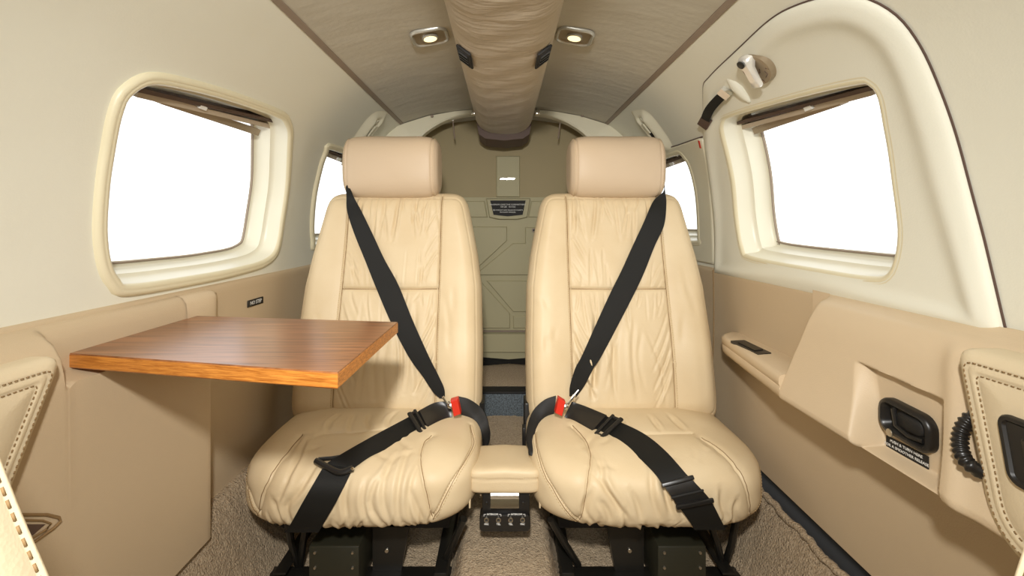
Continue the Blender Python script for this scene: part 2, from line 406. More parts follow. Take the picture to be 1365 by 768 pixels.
# aft side surrounds on both sides
def aft_outer(side):
    l = [(884, 199), (905, 193), (925, 186), (937, 182), (944, 210), (950, 262), (953, 312), (954, 353)]
    p = [WS(1, *a) for a in l]; return np.array([(2.03, p[0][1]+.01)]+p+[(2.03, p[-1][1])])
ao = aft_outer(1)
aw = struct(surround('trim_1', 1, ao, WO['R2'], (.007, .010, 0, 0), M['arch']))
MB().tube([Vector(S(1, a, b, .002)) for a, b in resample(ao[:5], 30)], .0022, 6).build('panel_seam', M['darkslot'], aw)
a1, a2 = np.array(WS(1, 934.5, 186)), np.array(WS(1, 936.8, 196))
wall_bar(MB(), 1, a1, a2, .0035, .0068, .0082, 3).build('red_marker', M['red'], aw)['label'] = 'small red marker'

# ------------------------------------------------------------------ ceiling, strips, duct, arch
cp = catmull([(.402, .398), (.30, .428), (.20, .446), (.10, .457), (0, .461)], 40)
cp = np.array(list(cp)+[(-x, z) for x, z in cp[::-1][1:]])
Y = np.linspace(YF, YB, 150); A = np.zeros((len(Y), len(cp), 3)); A[..., 0] = cp[:, 0]; A[..., 2] = cp[:, 1]; A[..., 1] = Y[:, None]
A[..., 2] += .0012*np.sin(A[..., 1]*41+3*np.sin(A[..., 0]*9))*np.sin(A[..., 0]*17+1)*(1-(np.abs(A[..., 0])/.402)**6)
struct(MB().grid(A).build('ceiling', M['ceil'], ang=3))
for i, sd in enumerate((-1, 1)):
    mb = MB(); y0, y1 = YF, 1.79
    rings = []
    for y in (y0, y1):
        c = np.array([sd*.402, y, .398]); t = np.array([-sd*.83, 0, .56])*.0075; n = np.array([-sd*.56, 0, -.83])*.004
        rings.append([c-t, c-t*.8+n, c+t*.8+n, c+t])
    struct(mb.loft(rings, True, True, True).build('trim_%d' % (i+2), M['strip']))
dp = catmull([(-.118, .470), (-.112, .425), (-.105, .398), (-.088, .374), (-.058, .357), (-.03, .353), (0, .352), (.03, .353), (.058, .357), (.088, .374), (.105, .398), (.112, .425), (.118, .470)], 70)
Y = np.linspace(YF, 1.74, 130); A = np.zeros((len(Y), len(dp), 3)); A[..., 0] = dp[:, 0]; A[..., 2] = dp[:, 1]; A[..., 1] = Y[:, None]
A[..., 2] += .0012*np.sin(A[..., 1]*60+2*np.sin(A[..., 0]*25))*np.cos(A[..., 0]*12)
duct = thing('overhead_duct', 'suede covered overhead air duct running down the middle of the ceiling', 'air duct', (0, 1.0, .46))
mb = MB().grid(A); mb.loft([A[-1], np.c_[dp[:, 0]*.97, np.full(len(dp), 1.75), .46+(dp[:, 1]-.46)*.97], ], False)
mb.build('duct_shroud', M['duct'], duct, ang=3)
# aft outlet: darker housing just behind the shroud's end
hp = np.array([(-.112, .46), (-.108, .39), (-.100, .352), (-.075, .335), (0, .327), (.075, .335), (.100, .352), (.108, .39), (.112, .46)])*(.98, 1)
MB().loft([[(x, 1.742, z) for x, z in hp], [(x, 1.86, z-.01) for x, z in hp]], True, True, True).build('outlet_housing', M['darkslot'], duct, ang=.3)
for sd, lab in ((-1, 'left'), (1, 'right')):
    # air outlet grille on the sloping shoulder of the duct
    c = Vector((sd*.0915, 0, .3725)); c = P(625 if sd < 0 else 713.5, 70, 1); k = .0845/abs(c.x)*1.0
    y = 0.985; ay = Vector((0, 1, 0)); ax = Vector((sd*.80, 0, .60)).normalized(); az = ax.cross(ay) if sd < 0 else ay.cross(ax)
    az = Vector((sd*.6, 0, -.8)); org = Vector((sd*.086, y, .3665))
    t = thing('air_vent', 'square black vent in the duct beside the %s ceiling light' % lab, 'vent', org, 'square black duct vents')
    MB().box((-.019, -.043, -.004), (.019, .043, .002), .003, (org, ax, ay, az)).build('vent_frame', M['blackmat'], t)
    MB().box((-.013, -.034, .001), (.013, .034, .003), .001, (org, ax, ay, az)).build('vent_plate', M['blackmat'], t)
    for j in range(4):
        MB().box((-.012, -.026+j*.016, .003), (.012, -.022+j*.016, .005), 0, (org, ax, ay, az)).build('louvre', M['black'], t)
# white arch frame at the aft end of the cabin
oc = [(x*1.0, z) for x, z in [(.12, .452), (.2, .444), (.30, .426), (.402, .394)]]+[(float(a), float(b)) for a, b in PR[::-1][::25]]+[(.60, -.62), (.55, -.74)]
ic = [(.118, .434), (.17, .427), (.225, .409), (.27, .386), (.315, .353), (.37, .29), (.42, .19), (.45, .05), (.455, -.2), (.45, -.5), (.44, -.74)]
OC = resample(np.array(oc), 60); IC = catmull(ic, 60)
for i, sd in enumerate((-1, 1)):
    mb = MB(); rings = []
    for k in range(60):
        o_, i_ = OC[k], IC[k]
        rings.append([(sd*o_[0], 1.775, o_[1]), (sd*o_[0], 1.760, o_[1]), (sd*(i_[0]*.85+o_[0]*.15), 1.752, i_[1]*.85+o_[1]*.15), (sd*i_[0], 1.758, i_[1]), (sd*i_[0], 1.79, i_[1]), (sd*i_[0]*1.01, 1.80, i_[1])])
    ar = struct(mb.loft(rings, True, True, True).build('trim_%d' % (i+4), M['arch'], ang=.5))
    # screw and the little bracket next to the duct
    for (u, v) in (((576, 155),) if sd < 0 else ((776, 154),)):
        MB().disc(P(u, v, 1.752), (0, -1, 0), .006, .004, 12).build('screw', M['strip'], ar)
    b = P(632 if sd < 0 else 716, 150, 1.745); MB().box((b.x-.010, 1.735, b.z-.010), (b.x+.010, 1.755, b.z+.010), .002).build('bracket', M['chrome'], ar)
# coat hooks hanging from the arch
for u, nm in ((603.5, 'left'), (747, 'right')):
    t0 = P(u, 160, 1.80); t = thing('coat_hook', 'thin coat hook hanging behind the %s end of the white arch' % nm, 'hook', t0, 'coat hooks behind the arch')
    d = 1 if u < 670 else -1
    MB().tube([t0+Vector((0, 0, .02)), t0, t0+Vector((d*.004, 0, -.035)), t0+Vector((d*.008, 0, -.075))], .0028, 8).build('hook_rod', M['strip'], t)
    MB().disc(t0+Vector((0, -.004, 0)), (0, -1, 0), .007, .006, 12).build('hook_pivot', M['chrome'], t)

# ------------------------------------------------------------------ ceiling reading lights
for u, nm in ((573, 'left'), (766, 'right')):
    sd = -1 if u < 670 else 1; zc = .4475; D = zc*F/(V0-48); c = Vector(((u-CX)*D/F, D, zc))
    sl = math.atan2(.018, .1)*-sd*-1; ax = Vector((1, 0, -sd*.17)).normalized(); ay = Vector((0, 1, 0)); az = ax.cross(ay)*-1
    c.z = float(np.interp(abs(c.x), cp[:40, 0][::-1], cp[:40, 1][::-1]))-.0025
    t = thing('reading_light', 'lit round reading light in a recessed bezel, ceiling %s of the duct' % nm, 'ceiling light', c, 'ceiling reading lights')
    q = roundrect(-.044, .044, -.042, .042, .022); ring = lambda k, h: [c+ax*x*k+ay*y*k+az*h for x, y in q]
    def rg(d, h): z = inset(q, d); return [c+ax*x+ay*y+az*h for x, y in z]
    MB().loft([rg(0, -.001), rg(.0005, .005), rg(.003, .0068), rg(.006, .0055), rg(.008, .001)]).build('bezel_rim', M['bezrim'], t, ang=2)
    MB().loft([rg(.0065, .003), rg(.012, .0005), rg(.020, .001)], True, False, True).build('bezel_plate', M['bezel'], t, ang=2)
    for dy in (-.031, .031): MB().disc(c+ay*dy+az*.001, az, .003, .002, 10).build('screw', M['strip'], t)
    MB().disc(c+az*.001, az, .019, .006, 24).build('lens_ring', M['bezrim'], t)
    MB().disc(c+az*.006, az, .0155, .002, 24).build('lens', M['lens'], t)
    l = bpy.data.lights.new('reading_light_bulb', 'SPOT'); l.energy = .55; l.color = (1, .85, .6); l.spot_size = 1.9; l.spot_blend = .6; l.shadow_soft_size = .015
    lo = bpy.data.objects.new('bulb', l); COL.objects.link(lo); lo.parent = t; lo.location = az*.02

# ------------------------------------------------------------------ bulkhead and luggage shelf
YK = 1.95
def K(u, v, y=YK): return P(u, v, y)
full = [(x, z) for x, z in PR]+[(x, z) for x, z in cp[1:40]]
full = np.array([(-x, z) for x, z in full]+[(x, z) for x, z in full[::-1]]); full = resample(full, 120)
zs = K(0, 263).z
def clip_poly(poly, zmin=None, zmax=None):
    out = []
    for i in range(len(poly)):
        a = poly[i]; b = poly[(i+1) % len(poly)]
        ina = (zmin is None or a[1] >= zmin) and (zmax is None or a[1] <= zmax); inb = (zmin is None or b[1] >= zmin) and (zmax is None or b[1] <= zmax)
        if ina: out.append(tuple(a))
        if ina != inb:
            zc = zmin if zmin is not None else zmax; t = (zc-a[1])/(b[1]-a[1]); out.append((a[0]+(b[0]-a[0])*t, zc))
    return out
full2 = list(map(tuple, full*np.array([1.03, 1.02])))+[(.64, -.70), (-.64, -.70)]
up = clip_poly(full2, zmin=zs); lo = clip_poly(full2, zmax=zs)
wb = struct(MB().loft([[(x, YK, z) for x, z in up], [(x, YK+.02, z) for x, z in up]], True, True, True).build('wall_back', M['bulk_up'], ang=.3))
MB().loft([[(x, YK+.003, z+.0005) for x, z in lo], [(x, YK+.02, z+.0005) for x, z in lo]], True, True, True).build('lower_panel', M['bulk_lo'], wb, ang=.3)
# raised areas of the lower panel (triangular bays between grooves)
def plate(pxs, h0, m, name, parent, y=YK+.003, bev=.004):
    q = np.array([(K(u, v).x, K(u, v).z) for u, v in pxs]); q = q[::-1] if np.sum(q[:, 0]*np.roll(q[:, 1], -1)-np.roll(q[:, 0], -1)*q[:, 1]) < 0 else q
    def shrink(d):
        n = len(q); out = []
        for i in range(n):
            a, b, c = q[i-1], q[i], q[(i+1) % n]
            e1 = (b-a)/np.linalg.norm(b-a); e2 = (c-b)/np.linalg.norm(c-b); n1 = np.array([-e1[1], e1[0]]); n2 = np.array([-e2[1], e2[0]])
            bis = n1+n2; bis /= np.linalg.norm(bis); out.append(b+bis*d/max(.35, bis@n1))
        return np.array(out)
    rings = []
    for d, h in ((0, 0), (bev*.4, h0*.7), (bev, h0)):
        z = shrink(d); rings.append([(x, y-h, zz) for x, zz in z])
    return MB().loft(rings, True, False, True).build(name, m, parent, ang=.5)
plate([(520, 302), (676, 302), (676, 321), (632, 362), (520, 362)], .007, M['bulk_lo'], 'relief_panel', wb)
plate([(684, 324), (700, 324), (700, 303), (790, 303), (790, 367), (640, 367), (637, 363)], .007, M['bulk_lo'], 'relief_panel', wb)
plate([(648, 374), (790, 374), (790, 416), (684, 416)], .007, M['bulk_lo'], 'relief_panel', wb)
plate([(520, 374), (640, 374), (680, 418), (680, 438), (520, 438)], .007, M['bulk_lo'], 'relief_panel', wb)
plate([(684, 421), (790, 421), (790, 438), (684, 438)], .005, M['bulk_lo'], 'relief_panel', wb)
plate([(520, 444), (790, 444), (790, 470), (520, 470)], .010, M['bulk_lo'], 'relief_panel', wb)
plate([(520, 268), (646, 268), (650, 290), (520, 290)], .005, M['bulk_lo'], 'relief_panel', wb)
plate([(708, 268), (800, 268), (800, 290), (704, 290)], .005, M['bulk_lo'], 'relief_panel', wb)
MB().box((-.45, YK-.012, K(0, 441).z-.003), (.45, YK+.004, K(0, 441).z+.002), .001).build('panel_ledge', M['strip'], wb)
MB().disc(K(711.5, 307, YK-.004), (0, -1, 0), .009, .005, 16).build('screw', M['strip'], wb)
MB().disc(K(711.5, 307, YK-.009), (0, -1, 0), .004, .004, 12).build('screw', M['blackmat'], wb)
st = plate([(661.5, 208), (693, 208), (693, 263), (661.5, 263)], .008, M['bulk_lo'], 'centre_strip', wb, y=YK)
# chrome emblem on the strip: two swept wings with a small bar
for k, (u0, u1) in enumerate(((666.5, 673.5), (674.5, 686))):
    a = K(u0, 239.5, YK-.008); b = K(u1, 239.5, YK-.008); h = .0058 if k == 0 else .0068
    q = [(a.x, a.z), (b.x-.003, b.z), (b.x+.003, b.z+h), (a.x+.006, a.z+h)]
    MB().loft([[(x, YK-.008, z) for x, z in q], [(x, YK-.011, z) for x, z in q]], True, False, True).build('emblem', M['chrome'], wb)
# placard in its holder
pf = plate([(648, 264.5), (707, 264.5), (703, 290), (690, 293), (665, 293), (652, 290)], .012, M['bulk_lo'], 'placard_holder', wb, y=YK)
pl = thing('luggage_placard', 'black placard with white lettering on the rear bulkhead', 'placard', K(677, 279, YK-.013))
pq = [(653.5, 267.5), (700.5, 267.5), (696.5, 286.5), (677, 288.5), (658, 286.5)]
qq = np.array([(K(u, v).x, K(u, v).z) for u, v in pq])[::-1]
MB().loft([[(x, YK-.012, z) for x, z in qq], [(x, YK-.015, z) for x, z in qq]], True, False, True).build('plate', M['blackmat'], pl)
for s_, v, sz in (('MAXIMUM LOAD THIS COMPARTMENT', 272.8, .0098), ('100 LBS   45.4 KG', 275.8, .0098), ('SEE WEIGHT AND BALANCE CHARTS', 280.2, .0085), ('IN FLIGHT MANUAL', 283.0, .0085)):
    text('lettering', s_, sz*.9, K(677, v, YK-.0155), (1, 0, 0), (0, 0, 1), M['white'], pl)
# luggage floor
zb = -.60
lf = struct(MB().box((-.64, 1.66, zb-.10), (.64, YK+.02, zb), .004).build('floor', M['carpet']))
lf.name = 'floor.001'
rs = struct(MB().box((-.64, 1.615, -.80), (.64, 1.665, -.603), .004).build('trim_6', M['sill']))
MB().box((-.63, 1.612, -.606), (.63, 1.67, -.598), .002).build('sill_edge', M['blackmat'], rs)
MB().box((-.63, 1.610, -.70), (.63, 1.618, -.692), .001).build('sill_edge', M['blackmat'], rs)
tie = thing('cargo_strap', 'flat black tie-down strap crossed at the foot of the rear bulkhead', 'strap', (0, 1.93, -.59))
for k, (z0, z1) in enumerate(((-.572, -.592), (-.594, -.574))):
    rings = []
    for x in np.linspace(-.45, .45, 9):
        t = (x+.12)/.24; t = min(max(t, 0), 1); z = z0+(z1-z0)*t; rings.append([(x, 1.925-k*.004, z+.009), (x, 1.922-k*.004, z+.009), (x, 1.922-k*.004, z-.008), (x, 1.925-k*.004, z-.008)])
    MB().loft(rings, True, True, True).build('strap', M['web'], tie)

# ------------------------------------------------------------------ floor and tunnel
def floor_z(x):
    a = np.abs(x); return -.770+np.where(np.asarray(x) > 0, .158, .196)*smooth01((a-.49)/.115)
X = np.linspace(-.615, .598, 240); Y = np.r_[np.linspace(-.9, .6, 30)[:-1], np.linspace(.6, 1.66, 210)]
A = np.zeros((len(Y), len(X), 3)); A[..., 0] = X; A[..., 1] = Y[:, None]; A[..., 2] = floor_z(A[..., 0])+np.random.rand(len(Y), len(X))*.004-.002
A[..., 0] += (np.random.rand(len(Y), len(X))-.5)*.003
fl = struct(MB().grid(A).build('floor', M['carpet'], ang=3))
MB().box((-.70, YF, -.83), (.70, YB, -.80)).build('floor_board', M['blackmat'], fl)
MB().box((-.70, YF, -.82), (-.612, YB, -.575)).build('floor_board', M['blackmat'], fl)
MB().box((.652, YF, -.82), (.70, YB, -.575)).build('floor_board', M['blackmat'], fl)
MB().box((-.70, YF-.03, -.83), (.70, YF, .52)).build('front_light_block', M['wall'])['kind'] = 'structure'  # unseen closing wall, added to block sky light entering from the front
ns = 26; tq = catmull([(-.118, -.765), (-.104, -.735), (-.092, -.70), (-.074, -.688), (0, -.684), (.078, -.688), (.098, -.70), (.110, -.735), (.124, -.765)], 60)
Y = np.linspace(-.9, 1.62, 300); A = np.zeros((len(Y), 60, 3)); A[..., 0] = tq[:, 0]; A[..., 1] = Y[:, None]; A[..., 2] = tq[:, 1]
A += (np.random.rand(*A.shape)-.5)*.0035
MB().grid(A).build('carpeted_tunnel', M['carpet'], fl, ang=3)
# rolled carpet edge and the black gap beside the right lining
rings = []
for y in np.linspace(-.9, 1.6, 260):
    j = (random.random()-.5)*.006; rings.append([(.592+.008*math.cos(a)+j, y, -.614+.007*math.sin(a)+j*.5) for a in np.linspace(0, 2*math.pi, 9)[:-1]])
MB().loft(rings).build('carpet_edge', M['carpet'], fl, ang=3)
struct(MB().loft([[(.600, y, -.625), (.655, y, -.625), (.655, y, -.580), (.650, y, -.580), (.645, y, -.618), (.600, y, -.618)] for y in (YF, 1.9)], True, True, True).build('baseboard_right', M['blackmat']))

# ------------------------------------------------------------------ lower side lining, both sides
def lining(side, parent):
    # profile: top lip, then down
    pr = []
    for s in np.linspace(S_LIN, 0, 40): pr.append((s, .010 if s < S_LIN-.004 else .004))
    pr = [(S_LIN+.004, -.004), (S_LIN+.003, .004), (S_LIN, .008)]+[(s, .010) for s in np.linspace(S_LIN-.006, .0, 40)]+[(0, -.006)]
    Y = np.linspace(YF, YB-.02, 120); A = np.array([[S(side, y, s, o) for s, o in pr] for y in Y])
    return MB().grid(A).build('side_lining', M['lining'], parent, ang=.9)
lnL = lining(-1, wl); lnR = lining(1, wr)
# seam line of lining near the door edge
yd = door_ys[0][0]
MB().tube([Vector(S(1, yd, s, .0105)) for s in np.linspace(0.1, S_LIN, 12)], .0018, 6).build('lining_seam', M['thread_dark'], wr)
# small placard on the left lining
def wall_placard(side, pxs, m):
    pass
a = WS(-1, 323.5, 405.5); b = WS(-1, 344.5, 399.5); c0 = (np.array(a)+np.array(b))/2
n_ = WN(-1, c0[1]); ty = Vector((0, 1, 0)); ts = WT(-1, c0[1]); org = Vector(S(-1, c0[0], c0[1], .0115))
t = thing('wall_placard', 'tiny black placard on the beige lining under the left window', 'placard', org)
hw = abs(b[0]-a[0])/2
MB().box((-hw, -.0085, -.001), (hw, .0085, .0015), .001, (org, ty, ts, n_)).build('plate', M['black'], t)
text('lettering', 'NO STEP', .013, org+n_*.0018, ty, ts, M['white'], t)

# ------------------------------------------------------------------ stitching helper
def stitch(pts, m, parent, name='stitching', r=.0009, step=.0075, duty=.62, lift=0):
    p = resample(np.array([tuple(q) for q in pts]), max(2, int(np.sum(np.linalg.norm(np.diff(np.array([tuple(q) for q in pts]), axis=0), axis=1))/.0015)))
    n = max(1, int(step/.0015)); k = max(1, int(n*duty)); mb = MB()
    for i in range(0, len(p)-k-1, n):
        a = Vector(p[i]); b = Vector(p[i+k]); mb.tube([a, b], r, 5)
    o = mb.build(name, m, parent, ang=3); o['kind'] = 'stuff'; return o

# ------------------------------------------------------------------ left cabinet with the table slot
cab = thing('table_cabinet', 'beige leather covered cabinet along the left wall under the table', 'cabinet', (-.58, .6, -.6))
NY = 90; Y = np.r_[np.linspace(.02, .565, 30), np.linspace(.572, .60, 12), np.linspace(.64, .857, 24)]
def cab_prof(y):
    k = smooth01((y-.574)/.018)
    A0 = [(.626, -.134), (.606, -.138), (.590, -.145), (.575, -.156), (.566, -.172), (.562, -.190), (.560, -.203), (.560, -.209), (.560, -.214), (.560, -.4), (.560, -.58), (.560, -.597), (.575, -.600), (.61, -.602)]
    A1 = [(.626, -.134), (.618, -.135), (.611, -.138), (.604, -.146), (.601, -.158), (.600, -.172), (.600, -.200), (.585, -.2025), (.562, -.206), (.560, -.4), (.560, -.58), (.560, -.597), (.575, -.600), (.61, -.602)]
    a = np.array(A0)*(1-k)+np.array(A1)*k; return a
rows = []
for y in Y:
    a = cab_prof(y); rows.append([(-x, y, z) for x, z in a])
a = cab_prof(.857).copy()
for dy, dx in ((.004, .0015), (.006, .006), (.007, .03), (.007, .066)):
    b = a.copy(); b[6:, 0] = np.minimum(np.maximum(a[6:, 0], .56+dx), .63); rows.append([(-x, .857+dy, z) for x, z in b])
MB().grid(np.array(rows)).build('cabinet_body', M['lining'], cab, ang=.7)
# ledge end that runs on behind the table
rows = []
for y, e in ((.850, 0), (.90, 0), (.925, 0), (.938, .002), (.946, .006), (.950, .013), (.951, .030)):
    rows.append([(-x, y, z) for x, z in [(.630, -.132-e*.3), (.618, -.134-e*.5), (.607, -.139-e*.3), (.600+e*.6, -.150-e*.2), (.598+e, -.165), (.598+e, -.196), (.602+e, -.206), (.630, -.207)]])
MB().loft(np.array(rows), True, False, True).build('ledge_end', M['armrest'], cab, ang=1.1)
# pocket opening with double stitching, low on the cabinet near the camera
X0 = -.560
def CB(u, v, lift=.001): p = PX(u, v, X0); return Vector((X0+lift, p.y, p.z))
pk = [CB(u, v, .0015) for u, v in ((-40, 686), (20, 686), (60, 686), (77, 690), (79, 695), (70, 704), (45, 722), (10, 745))]
MB().tube(pk, .0018, 6).build('pocket_piping', M['thread_dark'], cab)
pk2 = [CB(u, v, .0015) for u, v in ((-40, 694), (20, 693), (55, 694), (66, 698), (60, 706), (40, 718), (10, 735))]
MB().tube(pk2, .0012, 6).build('pocket_piping', M['thread_dark'], cab)
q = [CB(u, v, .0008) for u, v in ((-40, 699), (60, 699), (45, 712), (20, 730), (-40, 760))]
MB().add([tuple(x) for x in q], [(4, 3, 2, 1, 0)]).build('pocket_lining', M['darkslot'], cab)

# ------------------------------------------------------------------ padded panels with ashtrays, both sides near the camera
def padded_panel(side, label):
    s = side; X0 = .556; yr0, yr1 = (.546, .482) if s > 0 else (.560, .474)
    zt, zb_ = (-.145, -.345) if s > 0 else (-.159, -.345)
    org = Vector((s*X0, .40, zt)); t = thing('padded_side_panel', label, 'side panel', org)
    # outline in (y,z): rear edge slants forward going down
    base_q = np.array([(.02, zb_), (yr1-.004, zb_), (yr0, zt), (.02, zt)])
    def opoly(d, n=9):
        q = base_q; out = []
        for i in range(4):
            a, b, c = q[i-1], q[i], q[(i+1) % 4]; e1 = (b-a)/np.linalg.norm(b-a); e2 = (c-b)/np.linalg.norm(c-b)
            n1 = np.array([-e1[1], e1[0]]); n2 = np.array([-e2[1], e2[0]]); bs = n1+n2; bs /= np.linalg.norm(bs)
            p = b+bs*d/(bs@n1); r = (max(.055-d*.8, .008) if i == 1 else max(.020-d*.5, .006)) if i in (1, 2) else .004
            for k in range(n):
                t_ = k/(n-1); out.append((1-t_)**2*(p-e1*r)+2*t_*(1-t_)*p+t_**2*(p+e2*r))
        return np.array(out)
    rings = []
    for d, h in ((0, -.03), (0, .0), (.0015, .007), (.005, .0125), (.010, .0155), (.0125, .0165), (.0145, .0150), (.0165, .0165), (.020, .0175), (.0225, .0175), (.0245, .0155), (.027, .0170), (.05, .018)):
        rings.append([(s*(X0-h), y, z) for y, z in opoly(d)])
    MB().loft(rings, True, False, True).build('cushion', M['pad'], t, ang=2)
    for d in (.0130, .0250):
        vis = [(s*(X0-.0178), y, z) for y, z in opoly(d)[9:27]]
        vis = [vis[0]]+vis+[(s*(X0-.0178), .15, zt-d)]
        stitch(vis, M['thread_dark'], t, r=.0007, step=.006)
    # ashtray: black bezel with raised rim and lid
    y1 = .478 if s > 0 else .462; yc = y1-.065; zc = -.232 if s > 0 else -.240
    O = Vector((s*(X0-.018), yc, zc)); ay = Vector((0, 1, -.12*0)); az = Vector((-s, 0, 0)); az2 = Vector((0, 0, 1))
    mb = MB(); q = roundrect(-.06, .06, -.033, .033, .012); fr = []
    for d, h in ((0, -.004), (0, .003), (.0015, .0055), (.005, .0055), (.007, .003)):
        z = inset(q, d); fr.append([O+ay*(a+b*.30)+az2*b+az*h for a, b in z])
    mb.loft(fr, True, False, True).build('ashtray_bezel', M['black'], t, ang=.8)
    q = roundrect(-.038, .038, -.017, .017, .004); fr = []
    for d, h in ((0, .002), (0, .006), (.001, .007)):
        z = inset(q, d); fr.append([O+ay*(a+b*.30)+az2*b+az*h for a, b in z])
    MB().loft(fr, True, False, True).build('ashtray_lid', M['metalblack'], t, ang=.8)
    kk = .13 if s > 0 else .03          # the panel leans inward with the moulding it is fixed to
    for ch in [o for o in bpy.data.objects if o.parent == t]:
        for v_ in ch.data.vertices: v_.co.x -= s*kk*(zt-v_.co.z)
        ch.data.update()
    return t
padded_panel(-1, 'padded leather panel with double stitching and black ashtray, left of the table cabinet')
padded_panel(1, 'padded leather panel with double stitching and black ashtray on the right wall beside the hose')

# ------------------------------------------------------------------ right armrest moulding with door-handle recess
arm = thing('armrest', 'large beige moulded armrest with a handle recess on the right wall', 'armrest', (.6, .65, -.35))
Yg = np.r_[np.linspace(.02, .45, 30)[:-1], np.linspace(.45, .90, 300)]
base = catmull([(.624, -.128), (.612, -.134), (.600, -.139), (.583, -.148), (.566, -.175), (.553, -.220), (.539, -.27), (.524, -.312), (.5215, -.321), (.525, -.330), (.545, -.336), (.622, -.338)], 150)
A = np.zeros((len(Yg), 150, 3))
def sdbox(y, z, y0, y1, z0, z1): return np.minimum(np.minimum(y-y0, y1-y), np.minimum(z-z0, z1-z))
for i, y in enumerate(Yg):
    x = base[:, 0].copy(); z = base[:, 1].copy()
    # front bead next to the padded panel
    x -= .005*np.exp(-((y-(.572-(-.15-z)*.28))/.014)**2)*smooth01((-.145-z)/.02)*smooth01((z+.35)/.01)
    # rear end: curves back to the wall; end line slants aft going down
    yend = .853+.022*smooth01((-z-.15)/.15)
    k = np.clip((yend-y)/.022, 0, 1); k = np.sqrt(np.clip(1-(1-k)**2, 0, 1)); x = .617-(.617-x)*k
    # recess
    kz = np.clip((-.22-z)/.11, 0, 1); dt = (z-(-.3365))/.010; dl = (.712-.032*kz-y)/(.026-.014*kz); dr = (y-.564+.028*kz)/.006; du = (-.214-(.70-y)*.04-z)/.006
    rec = np.clip(np.minimum(np.minimum(dt, dl), np.minimum(dr, du)), 0, 1); rec = smooth01(rec)
    plane = .568
    x = x*(1-rec)+np.maximum(plane, x)*rec
    A[i] = np.stack([x, np.full(150, y), z], 1)
MB().grid(A).build('armrest_body', M['armrest'], arm, ang=1.2)
# door handle: black cup bezel, paddle, lock barrel
Xh = .5675; 
q = roundrect(.5875, .670, -.303, -.252, .018, 6); q = q+np.stack([np.zeros(len(q)), (q[:, 0]-.638)*.05], 1); rings = []
for d, h in ((0, -.002), (0, .008), (.002, .012), (.006, .013), (.009, .010), (.011, .002), (.013, -.0)):
    z = inset(q, d); rings.append([(Xh-h, y, zz) for y, zz in z])
hd = MB().loft(rings, True, False, True).build('handle_cup', M['black'], arm, ang=.9); hd['label'] = 'black cup door handle sunk in the recess'
q = roundrect(.600, .642, -.286, -.264, .009, 5); rings = []
for d, h in ((0, .001), (0, .008), (.002, .010)):
    z = inset(q, d); rings.append([(Xh-h, y, zz) for y, zz in z])
MB().loft(rings, True, False, True).build('handle_paddle', M['blackmat'], hd, ang=.9)
MB().tube([(Xh-.004, .644, -.260), (Xh-.010, .644, -.264), (Xh-.010, .640, -.285), (Xh-.010, .620, -.291), (Xh-.008, .600, -.289)], .0035, 8).build('handle_lever', M['black'], hd)
MB().disc((Xh-.011, .648, -.299), (-1, 0, 0), .0055, .003, 14).build('lock_barrel', M['steel'], hd)
pc = thing('handle_placard', 'black placard with two lines of white lettering under the door handle', 'placard', (Xh, .6425, -.324))
MB().loft([[(Xh, a, b) for a, b in ((.601, -.3265), (.667, -.3285), (.667, -.3115), (.601, -.3095))], [(Xh-.0015, a, b) for a, b in ((.601, -.3265), (.667, -.3285), (.667, -.3115), (.601, -.3095))]], True, False, True).build('plate', M['blackmat'], pc)
text('lettering', 'PUSH & TURN HERE', .0058, (Xh-.002, .634, -.3150), (0, -1, .03), (0, 0, 1), M['white'], pc)
text('lettering', 'FOR A SMOOTHER RELEASE', .0056, (Xh-.002, .634, -.3222), (0, -1, .03), (0, 0, 1), M['white'], pc)
# corrugated hose loop
hp_ = [(1316, 556), (1298, 556), (1286, 566), (1280, 582), (1281, 600), (1288, 615), (1300, 625), (1314, 630), (1330, 628)]
hc = catmull([tuple(PX(u, v, (.560, .546, .537, .531, .525, .521, .523, .536, .556)[i])) for i, (u, v) in enumerate(hp_)], 90)
rr = [.0072+.0012*math.sin(i*1.4) for i in range(90)]
hs = MB().tube(hc.tolist(), rr, 12).build('corrugated_hose', M['black'], None, ang=3, origin=(.548, .53, -.25)); tag(hs, 'black corrugated hose looping out behind the right padded panel', 'hose')

# small armrest with dark inset, aft of the moulded one
sa = thing('armrest', 'narrow beige armrest with a dark inset tray beside the right seat', 'armrest', (.58, 1.0, -.30))
rows = []
for y in np.r_[.855, .862, .875, np.linspace(.9, 1.16, 10), 1.175, 1.188, 1.196]:
    w = .522+(y-.86)*.13; e = 0 if y < 1.16 else ((y-1.16)/.036)**2*.028
    x0 = w+e; rows.append([(.622, y, z-.018) for z in (-.268,)]+[(x0+.012, y, -.284), (x0+.004, y, -.286), (x0, y, -.291), (x0, y, -.302), (x0+.003, y, -.307), (x0+.001, y, -.309), (x0+.002, y, -.324), (x0+.008, y, -.332), (x0+.03, y, -.340), (.622, y, -.343)])
MB().loft(np.array(rows), True, True, True).build('armrest_pad', M['armrest'], sa, ang=.9)
def SA(u, v): 
    D = .284*F/(v-V0); return ((u-CX)*D/F, D)
q = [SA(*p) for p in ((974, 455), (992, 454), (1028, 471), (1010, 473))]
mb = MB(); mb.loft([[(x, y, -.288) for x, y in q], [(x, y, -.2825) for x, y in q]], True, False, True).build('inset_tray', M['black'], sa)
cq = np.array(q); c_ = cq.mean(0); q2 = c_+(cq-c_)*.62
MB().loft([[(x, y, -.2825) for x, y in q2], [(x, y, -.2805) for x, y in q2]], True, False, True).build('tray_lid', M['metalblack'], sa)

